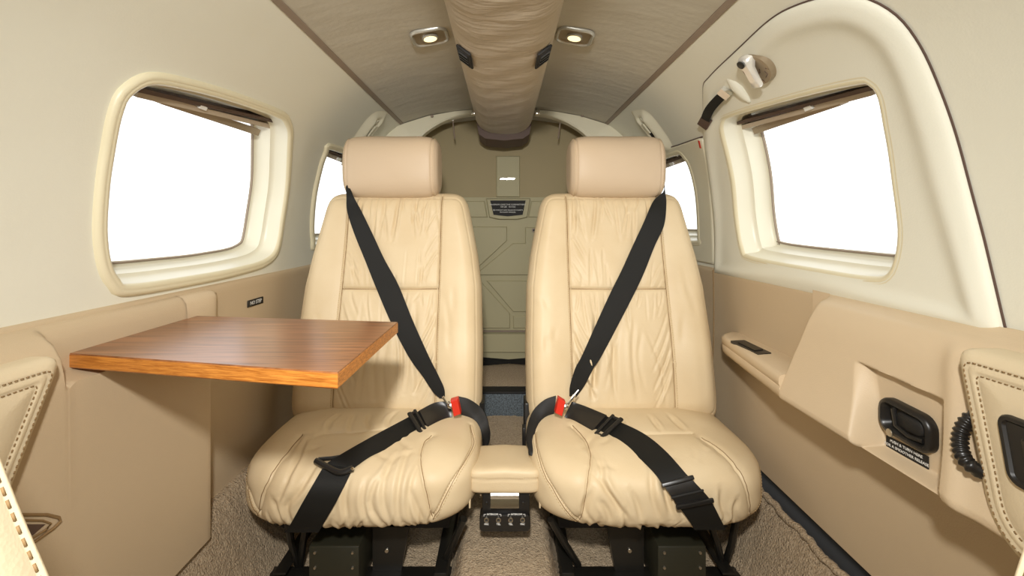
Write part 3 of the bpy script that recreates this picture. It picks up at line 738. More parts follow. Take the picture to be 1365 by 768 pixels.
# ------------------------------------------------------------------ folding table
tb = thing('folding_table', 'walnut topped folding table with an oak edge, extended from the left cabinet', 'table', (-.4, .7, -.19))
zt = -.177; th = .021
NL, FL, FR, NR = (-.604, .622), (-.602, .878), (-.194, .822), (-.1995, .540)
def tabq(d):
    q = np.array([NL, NR, FR, FL]); c = q.mean(0)
    out = []
    for i in range(4):
        a, b, e = q[i-1], q[i], q[(i+1) % 4]; e1 = (b-a)/np.linalg.norm(b-a); e2 = (e-b)/np.linalg.norm(e-b)
        n1 = np.array([-e1[1], e1[0]]); n2 = np.array([-e2[1], e2[0]]); bs = n1+n2; bs /= np.linalg.norm(bs); out.append(b+bs*d/(bs@n1))
    return out
MB().loft([[(x, y, zt-.002) for x, y in tabq(.0005)], [(x, y, zt) for x, y in tabq(.0008)]], True, True, True).build('tabletop', M['wood'], tb, ang=.5)
MB().loft([[(x, y, zt-th) for x, y in tabq(.002)], [(x, y, zt-th+.002) for x, y in tabq(0)], [(x, y, zt-.002) for x, y in tabq(0)], [(x, y, zt-.0018) for x, y in tabq(.002)]], True, True, True).build('edge_banding', M['edge'], tb, ang=.4)
MB().box((-.57, .70, zt-th-.008), (-.30, .72, zt-th), .001).build('slide_rail', M['metalblack'], tb)

# ------------------------------------------------------------------ leather surfaces with seams and creases
def polydist(A, B, poly):
    """signed-ish distance and position along a polyline for arrays A,B"""
    best = np.full(A.shape, 1e9); tt = np.zeros(A.shape); sg = np.ones(A.shape)
    L = np.r_[0, np.cumsum(np.linalg.norm(np.diff(poly, axis=0), axis=1))]
    for i in range(len(poly)-1):
        p, q = poly[i], poly[i+1]; e = q-p; l2 = e@e+1e-12
        t = np.clip(((A-p[0])*e[0]+(B-p[1])*e[1])/l2, 0, 1)
        dx = A-p[0]-t*e[0]; dy = B-p[1]-t*e[1]; d = np.hypot(dx, dy); m = d < best
        best = np.where(m, d, best); tt = np.where(m, (L[i]+t*math.sqrt(l2))/L[-1], tt); sg = np.where(m, np.sign(e[0]*dy-e[1]*dx), sg)
    return best, tt, sg
def crease(H, A, B, pts, w, depth, ridge=.5, taper=True):
    poly = catmull(pts, 8) if len(pts) > 2 else np.array(pts, float)
    x0, x1 = poly[:, 0].min()-4*w, poly[:, 0].max()+4*w; y0, y1 = poly[:, 1].min()-4*w, poly[:, 1].max()+4*w
    m = (A > x0) & (A < x1) & (B > y0) & (B < y1)
    if not m.any(): return
    d, t, sg = polydist(A[m], B[m], poly)
    env = np.sin(np.pi*np.clip(t, .02, .98))**.6 if taper else 1.0
    H[m] += env*depth*(-np.exp(-(d/w)**2)+ridge*np.exp(-((d*sg-1.7*w)/(1.1*w))**2))
def seam(H, A, B, pts, w=.0035, depth=.006, puff=.003):
    poly = catmull(pts, 24) if len(pts) > 2 else np.array(pts, float)
    d, t, sg = polydist(A, B, poly); ends = 1.0
    H += -depth*np.exp(-(d/w)**2)-puff*np.exp(-(d/(w*4.5))**2)
def normals(Vg, cu=False, cv=False):
    du = (np.roll(Vg, -1, 0)-np.roll(Vg, 1, 0)); dv = (np.roll(Vg, -1, 1)-np.roll(Vg, 1, 1))
    if not cu: du[0] = Vg[1]-Vg[0]; du[-1] = Vg[-1]-Vg[-2]
    if not cv: dv[:, 0] = Vg[:, 1]-Vg[:, 0]; dv[:, -1] = Vg[:, -1]-Vg[:, -2]
    n = np.cross(du, dv); l = np.linalg.norm(n, axis=-1, keepdims=True); return n/np.maximum(l, 1e-12)
def px_param(Vg, N, A, B, u, v):
    """surface coordinates of the visible point of Vg seen in direction (u, v)"""
    U, Vv = proj(Vg); d = (U-u)**2+(Vv-v)**2; vis = (N*Vg).sum(-1) < 0; d = np.where(vis, d, 1e9)
    i = np.unravel_index(np.argmin(d), d.shape); return (A[i], B[i])
def loft_cushion(cx, yc, zc, W_, hd, hh, nk, nsec, nx=150, nq=190, tilt=0.0, qlo=-.16, qhi=None, shape=None):
    """rounded cushion: sections across x shrink towards both ends. returns V, X, Q (surface coordinates)"""
    t = np.linspace(-1, 1, nx); xi = np.sin(t*math.pi/2); ph = np.linspace(0, 2*math.pi, nq, endpoint=False)-math.pi*.75
    c, s = np.cos(ph), np.sin(ph); yy = -np.sign(c)*np.abs(c)**(2/nsec); zz = np.sign(s)*np.abs(s)**(2/nsec)
    Y0 = yy*hd; Z0 = zz*hh
    d = np.hypot(np.roll(Y0, -1)-Y0, np.roll(Z0, -1)-Z0); q = np.r_[0, np.cumsum(d[:-1])]; i0 = np.argmin(np.abs(ph)); q = q-q[i0]
    # even spacing along arc
    tot = d.sum(); qn = np.linspace(q[0], q[0]+tot, nq, endpoint=False); Y0 = np.interp(qn, np.r_[q, q[0]+tot], np.r_[Y0, Y0[0]]); Z0 = np.interp(qn, np.r_[q, q[0]+tot], np.r_[Z0, Z0[0]])
    k = np.clip(1-np.abs(xi)**nk, 0, 1)**(1/nk)
    V = np.zeros((nx, nq, 3)); V[..., 0] = cx+xi[:, None]*W_; V[..., 1] = yc+Y0*k[:, None]; V[..., 2] = zc+Z0*k[:, None]
    if shape is not None: V = shape(V)
    V[..., 2] += -(V[..., 1]-yc)*tilt
    X = np.repeat((xi*W_)[:, None], nq, 1); Q = np.repeat(qn[None], nx, 0)
    return V, X, Q

rng = np.random.RandomState(3)
def fp(l, s, o): return [(a/s+o[0], b/s+o[1]) for a, b in l]
CU = {
 -1: dict(seams=[fp([(240, 225), (190, 290), (150, 330), (110, 400), (85, 450), (68, 535)], 2.866, (320, 500)), fp([(730, 230), (700, 262), (690, 320), (700, 400), (720, 480), (738, 550)], 2.866, (320, 500))],
          corner=[fp([(880, 190), (892, 260), (860, 330), (800, 430), (738, 552)], 2.866, (320, 500)), fp([(6, 340), (12, 400), (35, 460), (70, 540)], 2.866, (320, 500))],
          back=fp([(330, 215), (430, 212), (560, 200), (660, 190)], 2.866, (320, 500)),
          folds=[fp(l, 2.866, (320, 500)) for l in ([(335, 212), (345, 180), (385, 150)], [(420, 212), (425, 180), (440, 150)], [(500, 205), (490, 170), (500, 145)], [(560, 195), (570, 165), (600, 140)], [(330, 566), (310, 500), (335, 430)], [(412, 562), (398, 480), (420, 390)], [(490, 562), (470, 490), (485, 400)], [(545, 566), (500, 500), (520, 420), (570, 360)], [(575, 565), (545, 480), (560, 380), (600, 300)], [(615, 565), (600, 500), (612, 380), (650, 280)], [(655, 562), (640, 490), (650, 400), (690, 320)], [(700, 560), (672, 500), (650, 440)], [(255, 240), (215, 330), (170, 430), (130, 500)], [(300, 330), (240, 420), (180, 500)], [(120, 470), (140, 520), (160, 560)], [(200, 570), (180, 520), (190, 470)])]),
 1: dict(seams=[fp([(295, 195), (340, 240), (362, 300), (352, 420), (322, 552)], 2.865, (660, 500)), fp([(790, 240), (860, 285), (920, 350), (960, 430), (978, 535)], 2.865, (660, 500))],
         corner=[fp([(150, 215), (158, 270), (180, 360), (230, 450), (318, 560)], 2.865, (660, 500)), fp([(1058, 350), (1052, 410), (1030, 470), (980, 540)], 2.865, (660, 500))],
         back=fp([(520, 216), (600, 218), (750, 216)], 2.865, (660, 500)),
         folds=[fp(l, 2.865, (660, 500)) for l in ([(362, 285), (400, 340), (420, 430), (515, 562)], [(365, 360), (430, 450), (490, 540)], [(590, 350), (598, 450), (628, 552)], [(610, 330), (645, 430), (665, 550)], [(440, 562), (425, 520), (400, 480)], [(690, 552), (660, 480), (640, 420)], [(480, 160), (500, 210)], [(590, 155), (630, 212)], [(660, 148), (720, 205)], [(930, 558), (915, 520), (925, 470)], [(720, 548), (700, 490), (690, 420)], [(560, 560), (545, 500), (520, 440)], [(350, 545), (345, 500), (370, 440)], [(890, 560), (870, 500), (865, 430)])]),
}
SEAT = {}
def make_seat(side):
    s = side; cx = s*.305
    nm = 'left' if s < 0 else 'right'
    lab = 'beige leather cabin seat half behind the wooden table' if s < 0 else 'beige leather cabin seat beside the right armrest, nothing in front of it'
    t = thing('cabin_seat', lab, 'seat', (cx, 1.05, -.74), 'pair of beige leather cabin seats')
    # ---------------- backrest
    n1, n2 = 280, 340
    g1 = np.linspace(-1, 1, n1); g2 = np.linspace(-1, 1, n2); rem = lambda g: g*(1.35-.35*g*g)
    a, b = np.meshgrid(rem(g1), rem(g2), indexing='ij'); r = np.maximum(np.abs(a), np.abs(b)); n = 22
    k = r/np.maximum((np.abs(a)**n+np.abs(b)**n)**(1/n), 1e-9); pa, pb = a*k, b*k
    T = (pb+1)/2; wv = np.interp(T, [0, .02, .1, .3, .56, .70, .80, .87, .92, .95, .975, .99, 1.0], [.238, .246, .2475, .248, .243, .232, .220, .211, .205, .200, .193, .184, .172])
    X = pa*wv; L = .618; Bq = T*L
    e = (1-r)*np.minimum(wv, .25)
    prof = np.sqrt(np.clip(1-(1-np.clip(e/.045, 0, 1))**2, 0, 1))
    H0 = .055*prof
    H0 += .010*smooth01((np.abs(X)-.13)/.06)*prof*np.clip(1.2-T, .3, 1)+.010*np.exp(-((T-.28)/.2)**2)*prof-.004*np.exp(-((T-.75)/.15)**2)
    bo = Vector((cx, 1.180, -.512)); bt = Vector((cx, 1.315, .078)); up = (bt-bo).normalized(); nn = Vector((0, -up.z, up.y))
    def place(Hh): return np.array(bo)+X[..., None]*np.array([1, 0, 0])+Bq[..., None]*np.array(up)+Hh[..., None]*np.array(nn)
    H = np.zeros_like(H0)
    sx = .129; ts = .548*L
    for q in (-1, 1): seam(H, X, Bq, [(q*sx, .0), (q*(sx+.001), .2), (q*sx, L)], .0028, .0055, .003)
    dH = np.zeros_like(H); seam(dH, X, Bq, [(-sx, ts), (0, ts-.002), (sx, ts)], .003, .006, .004); H += dH*(np.abs(X) < sx)
    # perimeter seam
    H += -.0016*np.exp(-((e-.016)/.0020)**2)
    def px(l):
        V_ = place(H0); N_ = normals(V_); N_ = N_*np.sign(-(N_*V_).sum(-1).mean())
        return [px_param(V_, N_, X, Bq, u, v) for u, v in l]
    # creases gathered along the panel seams
    inner = lambda h, msk: h*msk
    C = np.zeros_like(H)
    for i in range(20):      # top edge gathers
        x0 = rng.uniform(-.118, .118); l = rng.uniform(.05, .17); sl = rng.uniform(-.03, .03)
        crease(C, X, Bq, [(x0, L-.012), (x0+sl*.4, L-.012-l*.5), (x0+sl, L-.012-l)], rng.uniform(.0025, .005), rng.uniform(.0018, .0042))
    for i in range(16):      # gathers above the cross seam
        x0 = rng.uniform(-.12, .12); l = rng.uniform(.03, .11); sl = x0*rng.uniform(-.1, .3)
        crease(C, X, Bq, [(x0, ts+.006), (x0+sl*.3, ts+l*.5), (x0+sl, ts+l)], rng.uniform(.0022, .004), rng.uniform(.0012, .003))
    for i in range(16):      # gathers below it
        x0 = rng.uniform(-.12, .12); l = rng.uniform(.03, .12); sl = x0*rng.uniform(-.25, .1)
        crease(C, X, Bq, [(x0, ts-.006), (x0+sl*.3, ts-l*.5), (x0+sl, ts-l)], rng.uniform(.0022, .004), rng.uniform(.0012, .0032))
    for i in range(13):      # long drapes in the lower panel
        x0 = rng.uniform(-.10, .10); x1 = x0*.8+rng.uniform(-.02, .02); b0 = rng.uniform(.03, .09); b1 = rng.uniform(.2, .31)
        crease(C, X, Bq, [(x0*1.1, b0), (x0+rng.uniform(-.012, .012), (b0+b1)/2), (x1, b1)], rng.uniform(.004, .007), rng.uniform(.002, .0045))
    for q in (-1, 1):        # pulls running from the side seams into the lower corners
        for i in range(8):
            b0 = rng.uniform(.10, .30); crease(C, X, Bq, [(q*(sx-.004), b0), (q*(sx-.022), b0-.045), (q*(sx-.055), b0-.11)], .0035, rng.uniform(.002, .0038))
        for i in range(7):
            b0 = rng.uniform(.36, .56); crease(C, X, Bq, [(q*(sx-.004), b0), (q*(sx-.018), b0-.02), (q*(sx-.045), b0-.07)], .003, rng.uniform(.001, .0025))
    H += C*smooth01((sx+.001-np.abs(X))/.004)
    S_ = np.zeros_like(H)
    for i in range(6):
        x0 = rng.choice([-1, 1])*rng.uniform(.15, .21); b0 = rng.uniform(.08, .4); crease(S_, X, Bq, [(x0, b0), (x0+rng.uniform(-.02, .02), b0+rng.uniform(.03, .1))], .008, .0015)
    H += S_*prof
    V = place(H0+H*smooth01(e/.012))
    mb = MB().grid(V)
    # rear shell
    st_ = 5; Vb = place(-.055*np.sqrt(np.clip(1-(1-np.clip(e/.03, 0, 1))**2, 0, 1)))[::st_, ::st_]
    full_back = mb.build('backrest', M['seat'], t, ang=3)
    MB().grid(place(-.055*np.sqrt(np.clip(1-(1-np.clip(e/.03, 0, 1))**2, 0, 1)))[:, :][::1, ::2]).build('backrest_shell', M['seat'], t, ang=3)
    backV = V
    off = np.array(nn)*.0009
    for q in (-1, 1):
        for dx in (.0045,):
            pts = []
            for tt in np.linspace(.03, .965, 120):
                i = np.argmin(np.abs(X-q*(sx+dx))+np.abs(Bq-tt*L)*1.0); i = np.unravel_index(i, X.shape); pts.append(V[i]+off)
            stitch(pts, M['thread'], full_back, r=.0005, step=.0060)
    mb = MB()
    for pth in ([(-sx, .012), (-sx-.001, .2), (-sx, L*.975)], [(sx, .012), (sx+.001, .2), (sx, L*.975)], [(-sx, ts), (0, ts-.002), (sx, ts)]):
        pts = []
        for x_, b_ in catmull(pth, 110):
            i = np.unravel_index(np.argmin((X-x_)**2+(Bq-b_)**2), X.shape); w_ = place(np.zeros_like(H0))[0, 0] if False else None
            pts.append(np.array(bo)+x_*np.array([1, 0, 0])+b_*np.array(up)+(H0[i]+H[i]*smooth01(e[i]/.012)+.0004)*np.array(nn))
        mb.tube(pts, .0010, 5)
    mb.build('seam_shadow_line', M['seam'], full_back, ang=3)  # thin dark tubes paint the groove shade along the backrest seams
    # ---------------- headrest
    hV, hX, hQ = loft_cushion(cx+s*.014, 1.305, .164, .134, .070, .090, 7, 2.9, 120, 150)
    hN = normals(hV, False, True); 
    if (hN[60, :, 1]*(hV[60, :, 1]-1.305)).sum() < 0: hN = -hN
    hh = np.zeros_like(hX)
    for q in (-1, 1):
        hh += -.003*np.exp(-((hX-q*.117)/.0022)**2)+.0015*np.exp(-((hX-q*.122)/.003)**2)
    hh += .0012*np.sin(hQ*40+hX*22)*np.sin(hX*35+1)*(np.abs(hX) < .11)*.5
    hV = hV+hN*hh[..., None]
    mb = MB().grid(hV, False, True); hd_ = mb.build('headrest', M['head'], t, ang=3)
    for q in (-1, 1):
        i = np.argmin(np.abs(hX[:, 0]-q*.1205)); pts = [hV[i, j]+hN[i, j]*.0008 for j in range(0, 150) if hV[i, j, 1] < 1.31 or True]
        stitch(pts, M['thread'], hd_, r=.0005, step=.006)
    for q in (-1, 1): MB().tube([(cx+q*.045, 1.33, .12), (cx+q*.045, 1.325, .0)], .006, 10).build('headrest_post', M['steel'], t)
    # ---------------- seat cushion
    def shp(V_):
        # rounder nose at the middle, sides swept back, waterfall front
        f = np.clip((1.04-V_[..., 1])/.18, 0, 1); xr = (V_[..., 0]-cx)/.25
        V_[..., 1] += .020*np.abs(xr)**2.5*f; V_[..., 0] = cx+(V_[..., 0]-cx)*(1+.0*f)
        return V_
    ccx = s*.300
    cV, cX, cQ = loft_cushion(ccx, 1.065, -.537, .246, .208, .076, 4.4, 3.3, 280, 400, tilt=.0, shape=shp)
    cN = normals(cV, False, True)
    if (cN[140, :, 2]*(cV[140, :, 2]+.537)).sum() < 0: cN = -cN
    H = np.zeros_like(cX)
    pp = lambda l: [px_param(cV, cN, cX, cQ, u, v) for u, v in l]
    D_ = CU[s]
    for l in D_['seams']: seam(H, cX, cQ, pp(l), .0026, .0042, .0035)
    for l in D_['corner']:
        seam(H, cX, cQ, pp(l), .0022, .0035, .002)
    seam(H, cX, cQ, pp(D_['back']), .004, .004, .003)
    for l in D_['folds']: crease(H, cX, cQ, pp(l), .0055, .0050, .55)
    for i in range(26):   # gathers along the lower front edge
        x0 = rng.uniform(-.16, .16); q0 = -.085+rng.uniform(-.01, .01); l = rng.uniform(.02, .075)
        crease(H, cX, cQ, [(x0, q0), (x0+rng.uniform(-.006, .006), q0+l*.5), (x0+rng.uniform(-.015, .015), q0+l)], rng.uniform(.0025, .005), rng.uniform(.002, .0042))
    for i in range(14):   # faint sitting creases
        x0 = rng.uniform(-.15, .15); q0 = rng.uniform(.05, .2)
        crease(H, cX, cQ, [(x0, q0), (x0+rng.uniform(-.05, .05), q0+rng.uniform(.01, .06))], .007, .0018)
    # broad softness
    H += .0035*np.sin(cX*38+s)*np.sin(cQ*26+1.3)*.6
    fade = smooth01((.243-np.abs(cX))/.02)
    cV = cV+cN*(H*fade)[..., None]
    cu = MB().grid(cV, False, True).build('seat_cushion', M['seat'], t, ang=3)
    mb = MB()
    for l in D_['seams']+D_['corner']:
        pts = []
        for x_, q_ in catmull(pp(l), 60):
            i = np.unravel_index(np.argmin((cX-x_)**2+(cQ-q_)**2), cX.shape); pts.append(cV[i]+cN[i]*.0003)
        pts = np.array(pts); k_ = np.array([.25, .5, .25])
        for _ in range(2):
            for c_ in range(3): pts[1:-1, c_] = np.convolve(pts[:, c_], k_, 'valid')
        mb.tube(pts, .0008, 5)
    mb.build('seam_shadow_line', M['seam'], cu, ang=3)  # same painted groove shade, along the cushion seams
    for l in D_['corner']:
        for dd in (-.003, .003):
            pl_ = catmull(pp(l), 60); tg = np.gradient(pl_, axis=0); tg /= np.linalg.norm(tg, axis=1)[:, None]; pl_ = pl_+np.stack([-tg[:, 1], tg[:, 0]], 1)*dd; pts = []
            for x_, q_ in pl_:
                i = np.unravel_index(np.argmin((cX-x_)**2+(cQ-q_)**2), cX.shape); pts.append(cV[i]+cN[i]*.0008)
            stitch(pts, M['thread'], cu, r=.0006, step=.006)
    # ---------------- base
    bx = lambda u, D: (u-CX)*D/F
    MB().box((cx-.19, .955, -.625), (cx+.19, 1.22, -.600), .006).build('seat_pan', M['metalblack'], t)
    MB().box((cx-.185, .985, -.665), (cx+.185, 1.20, -.625), .004).build('under_tray', M['blackmat'], t)
    if s < 0: b0, b1, k0, k1 = -.404, -.300, -.235, -.180
    else: b0, b1, k0, k1 = .318, .418, .245, .300
    if s > 0: k0, k1 = .262, .300
    # control box with rivets
    fz = .930
    bxo = MB().box((b0, fz, -.772), (b1, fz+.16, -.664), .003).build('control_box', M['olive'], t)
    for (rx, rz) in ((b0+.013, -.677), (b1-.013, -.677), (b0+.013, -.708), (b1-.013, -.708), (b0+.013, -.742), (b1-.013, -.742)):
        MB().disc((rx, fz, rz), (0, -1, 0), .0032, .003, 10, .5).build('rivet', M['steel'], bxo)
    # bracket plate beside the box (inner side)
    kx0, kx1 = (b1+.012, b1+.075) if s < 0 else (b0-.075, b0-.012)
    kq = [(kx0, -.64), (kx1+(.02 if s < 0 else 0), -.64), (kx1, -.757), (kx0, -.757)] if s < 0 else [(kx0-.02, -.64), (kx1, -.64), (kx1, -.757), (kx0, -.757)]
    br = MB().loft([[(x, .985, z) for x, z in kq], [(x, 1.0, z) for x, z in kq]], True, True, True).build('side_bracket', M['metalblack'], t)
    MB().disc(((kx0+kx1)/2, .985, -.712), (0, -1, 0), .0045, .003, 12).build('rivet', M['steel'], br)
    # rails on the floor and bent tubes
    ra, rb = (-.565, -.115) if s < 0 else (.115, .575)
    ry = 1.0
    rl = MB().box((ra, ry-.035, -.775), (rb, ry+.0, -.757), .003).build('cross_rail', M['metalblack'], t)
    for k in range(6):
        x = ra+.02+(rb-ra-.04)*k/5; MB().disc((x, ry-.035, -.766), (0, -1, 0), .004, .004, 10, .4).build('bolt', M['steel'], rl)
    for (xa, xb) in (((-.185, -.125), (-.452, -.452)) if s < 0 else ((.125+.005, .175-.03), (.475, .46))):
        top, bot = (xa, xb)
    T1 = [(-.085, -.62), (-.135, -.755)] if s < 0 else [(.098, -.62), (.165, -.755)]
    T2 = [(-.458, -.62), (-.458, -.755)] if s < 0 else [(.490, -.62), (.490, -.755)]
    T3 = [(-.415, -.62), (-.452, -.755)] if s < 0 else [(.432, -.62), (.486, -.755)]
    for (a_, b_) in (T1, T2, T3):
        yb = 1.0
        MB().tube([(a_[0], yb-.05, a_[1]), (a_[0]*.5+b_[0]*.5, yb-.03, (a_[1]+b_[1])/2), (b_[0], yb, b_[1])], .0075, 10).build('leg', M['metalblack'], t)
    for xx in (cx-.17, cx+.17):
        MB().box((xx-.014, .95, -.775 if abs(xx) < .4 else -.74), (xx+.014, 1.35, -.735), .003).build('floor_track', M['metalblack'], t)
    # recliner bracket at the inner rear corner
    MB().box((s*.052, 1.16, -.64), (s*.066, 1.22, -.46), .003).build('recliner_bracket', M['black'], t)
    MB().box((s*.046, 1.13, -.56), (s*.056, 1.155, -.51), .002).build('recliner_bracket', M['black'], t)
    def tri(Vg, cu, cv):
        nu, nv = Vg.shape[:2]; return [Vector(p) for p in Vg.reshape(-1, 3)], grid_faces(nu, nv, cu, cv)
    bv = []
    for Vg, cu_, cv_ in ((backV[::2, ::2], False, False), (cV[::2, ::2], False, True), (hV[::2, ::2], False, True)):
        vv, ff = tri(Vg, cu_, cv_); bv.append(BVHTree.FromPolygons(vv, ff))
    SEAT[s] = (t, bv)
    return t
for s in (-1, 1): make_seat(s)

# ------------------------------------------------------------------ seat belts laid over the seats
def raydist(side, u, v, which=(0, 1, 2)):
    d = Vector(((u-CX)/F, 1, (V0-v)/F)); ln = d.length; dn = d/ln; best = None
    for k in which:
        h = SEAT[side][1][k].ray_cast(Vector((0, 0, 0)), dn)
        if h[0] is not None and (best is None or h[3] < best): best = h[3]
    return None if best is None else best/ln      # depth along Y
def ribbon(name, side, Lp, Rp, m, parent, th=.0022, off=.006, n=50, na=7, taut=0, which=(0, 1), bulge=0, dmax=None, d_end=None, d_start=None):
    Lc = catmull(Lp, n); Rc = catmull(Rp, n); D = np.full((n, na), np.nan)
    for i in range(n):
        for j in range(na):
            w = j/(na-1); p = Lc[i]*(1-w)+Rc[i]*w; d = raydist(side, p[0], p[1], which)
            if d is not None: D[i, j] = d
    # fill misses from neighbours, smooth
    row = np.nanmean(np.where(np.isnan(D), np.nan, D), axis=1) if not np.isnan(D).all() else np.full(n, 1.0)
    idx = np.arange(n); ok = ~np.isnan(row); row = np.interp(idx, idx[ok], row[ok])
    for i in range(n):
        r = D[i]; k = ~np.isnan(r)
        D[i] = np.interp(np.arange(na), np.arange(na)[k], r[k]) if k.any() else row[i]
    raw = D.copy()
    for _ in range(14):
        Dp = np.pad(D, 2, mode='edge'); D = sum(Dp[2+a:2+a+n, 2+b:2+b+na] for a in (-1, 0, 1) for b in (-1, 0, 1))/9
    if taut:
        s0 = (d_start if d_start else D[0].min()); s1 = (d_end if d_end else D[-1].min()); lin = np.linspace(s0, s1, n)[:, None]
        D = np.minimum(D, lin+0*D) if taut == 1 else np.minimum(D, lin)
    D = D-off
    A = np.zeros((n, na, 3))
    for i in range(n):
        for j in range(na):
            w = j/(na-1); p = Lc[i]*(1-w)+Rc[i]*w; A[i, j] = P(p[0], p[1], D[i, j])
    N = normals(A); N *= np.sign(-(N*A).sum(-1, keepdims=True))
    if bulge: N_ = N; A = A+N*(bulge*np.sin(np.pi*np.linspace(0, 1, na))**.5)[None, :, None]
    top = A+N*th/2; bot = A-N*th/2-(N*bulge*(np.sin(np.pi*np.linspace(0, 1, na))**.5)[None, :, None] if bulge else 0)
    ring = np.concatenate([top, bot[:, ::-1]], axis=1)
    o = MB().loft(ring, True, True, True).build(name, m, parent, ang=.9); return o, A, N
def bar_on(A, N, i, w_ext, th, wd, m, name, parent, lift=.003):
    """metal/plastic bar lying across ribbon row i"""
    a = Vector(A[i, 0]); b = Vector(A[i, -1]); c = (a+b)/2; ax = (b-a); L = ax.length/2+w_ext; ax.normalize(); n = Vector(N[i, 3]); n = (n-ax*n.dot(ax)).normalized(); ay = n.cross(ax)
    return MB().box((-L, -wd, 0), (L, wd, th), min(wd, th)*.45, (c+n*lift, ax, ay, n)).build(name, m, parent)
def make_belt(side):
    s = side; L7 = lambda l: fp(l, 2.866, (320, 500)); L8 = lambda l: fp(l, 2.865, (660, 500))
    t = thing('seat_belt', 'black three-point belt fastened across the %s seat' % ('left' if s < 0 else 'right'), 'seat belt', (s*.3, 1.05, -.45), 'fastened black seat belts')
    if s < 0:
        sl = [(461, 246), (462, 262), (463, 282), (473, 313), (486, 345), (500, 380), (520, 427), (544, 474), (563, 501), (577, 522), (586, 531)]
        sr = [(466, 248), (471, 262), (481, 280), (497, 313), (512, 345), (531, 380), (550, 427), (571, 474), (584, 500), (592, 518), (593, 531)]
        lu = L7([(800, 100), (740, 108), (640, 163), (500, 238), (400, 295), (330, 338)]); ll = L7([(812, 160), (700, 222), (600, 268), (510, 305), (455, 340), (415, 372)])
        dl = L7([(322, 345), (290, 400), (240, 485), (188, 578), (170, 600)]); dr = L7([(432, 355), (410, 400), (370, 480), (318, 570), (300, 600)])
        bo_ = L7([(833, 82), (880, 95), (925, 130), (948, 180), (955, 240), (935, 300)]); bi = L7([(846, 152), (875, 165), (900, 195), (918, 230), (930, 260), (925, 310)])
        red = L7([(800, 92), (834, 82)]), L7([(816, 164), (848, 152)])
    else:
        sl = [(885.5, 246), (884, 256), (871, 268), (858, 297), (843, 329), (828, 362), (815, 388), (797, 427), (776, 474), (767, 491), (760, 514), (759, 528)]
        sr = [(886, 248), (887, 258), (888, 272), (885, 300), (872, 329), (859, 362), (846, 390), (827, 427), (802, 474), (791, 491), (779, 514), (768, 529)]
        lu = L8([(292, 103), (350, 125), (430, 160), (560, 220), (650, 290), (740, 390), (815, 468), (862, 552), (880, 590)]); ll = L8([(264, 160), (320, 205), (385, 232), (500, 282), (600, 365), (670, 462), (735, 548), (760, 590)])
        bo_ = L8([(232, 80), (190, 95), (150, 130), (128, 180), (118, 240), (135, 300)]); bi = L8([(224, 147), (195, 160), (170, 190), (152, 230), (144, 260), (146, 310)])
        red = L8([(240, 78), (272, 98)]), L8([(224, 147), (256, 163)])
    tagp = None
    zc = raydist(s, 590 if s < 0 else 764, 540) or 1.1
    ribbon('shoulder_strap', s, sl, sr, M['web'], t, th=.0035, off=.007, n=90, taut=2, which=(0, 1, 2), d_start=1.28)
    lap, A, N = ribbon('lap_strap', s, lu, ll, M['web'], t, off=.011, n=70, which=(0, 1))
    # padded sleeve over the buckle end of the lap strap
    k = 18 if s < 0 else 14
    ring = np.concatenate([A[:k]+N[:k]*.007, (A[:k]-N[:k]*.002)[:, ::-1]], 1); MB().loft(ring, True, True, True).build('tongue_sleeve', M['black'], t, ang=.6)
    adj = thing_part = bar_on(A, N, k+4, .006, .007, .005, M['black'], 'adjuster_bar', t, .004)
    bar_on(A, N, k+1, .006, .005, .0035, M['black'], 'adjuster_bar', t, .005)
    for jj in (0, -1):
        a = Vector(A[k+1, jj])+Vector(N[k+1, 3])*.006; b = Vector(A[k+4, jj])+Vector(N[k+4, 3])*.006; MB().tube([a, b], .0038, 8).build('adjuster_bar', M['black'], t)
    if s < 0:
        o, B_, N2 = ribbon('lap_strap', s, dl, dr, M['web'], t, off=.005, n=40, which=(0, 1))
        # anchor hook: slim bar lying where the strap doubles back
        a = P(*L7([(292, 330)])[0], 1); pts = L7([(290, 328), (330, 350), (382, 372), (432, 356)])
        q = [P(u, v, (raydist(s, u, v, (1,)) or .95)-.012) for u, v in pts]
        MB().tube([Vector(x) for x in catmull([tuple(x) for x in q], 20)], .006, 10).build('adjuster_bar', M['black'], t)
        q = [P(u, v, (raydist(s, u, v, (1,)) or .95)-.010) for u, v in L7([(300, 322), (350, 318), (400, 310)])]
        MB().tube(q, .004, 8).build('adjuster_bar', M['black'], t)
        e = L7([(430, 357)])[0]; MB().disc(P(*e, (raydist(s, *e, (1,)) or .95)-.016), (0, -1, .3), .003, .003, 10).build('stud', M['chrome'], t)
    else:
        i0, i1 = 48, 58
        ring = np.concatenate([A[i0:i1]+N[i0:i1]*.006, (A[i0:i1]-N[i0:i1]*.002)[:, ::-1]], 1); MB().loft(ring, True, True, True).build('adjuster_plate', M['black'], t, ang=.6)
        bar_on(A, N, i0, .005, .006, .004, M['black'], 'adjuster_bar', t, .006); bar_on(A, N, i1-1, .005, .006, .004, M['black'], 'adjuster_bar', t, .006)
        bar_on(A, N, (i0+i1)//2, .002, .003, .002, M['blackmat'], 'adjuster_bar', t, .007)
    # buckle body, stalk strap, red button, chrome tongue
    o, B_, N3 = ribbon('buckle_stalk', s, bo_, bi, M['blackmat'], t, th=.006, off=.010, n=36, which=(0, 1), bulge=.004)
    r0, r1 = red; cs = [r0[0], r0[1], r1[1], r1[0]]
    dd = min([raydist(s, u, v, (0, 1)) or 1.1 for u, v in cs])-.020
    q = [P(u, v, dd-.006*(i in (1, 2))) for i, (u, v) in enumerate(cs)]; ax = (q[1]-q[0])
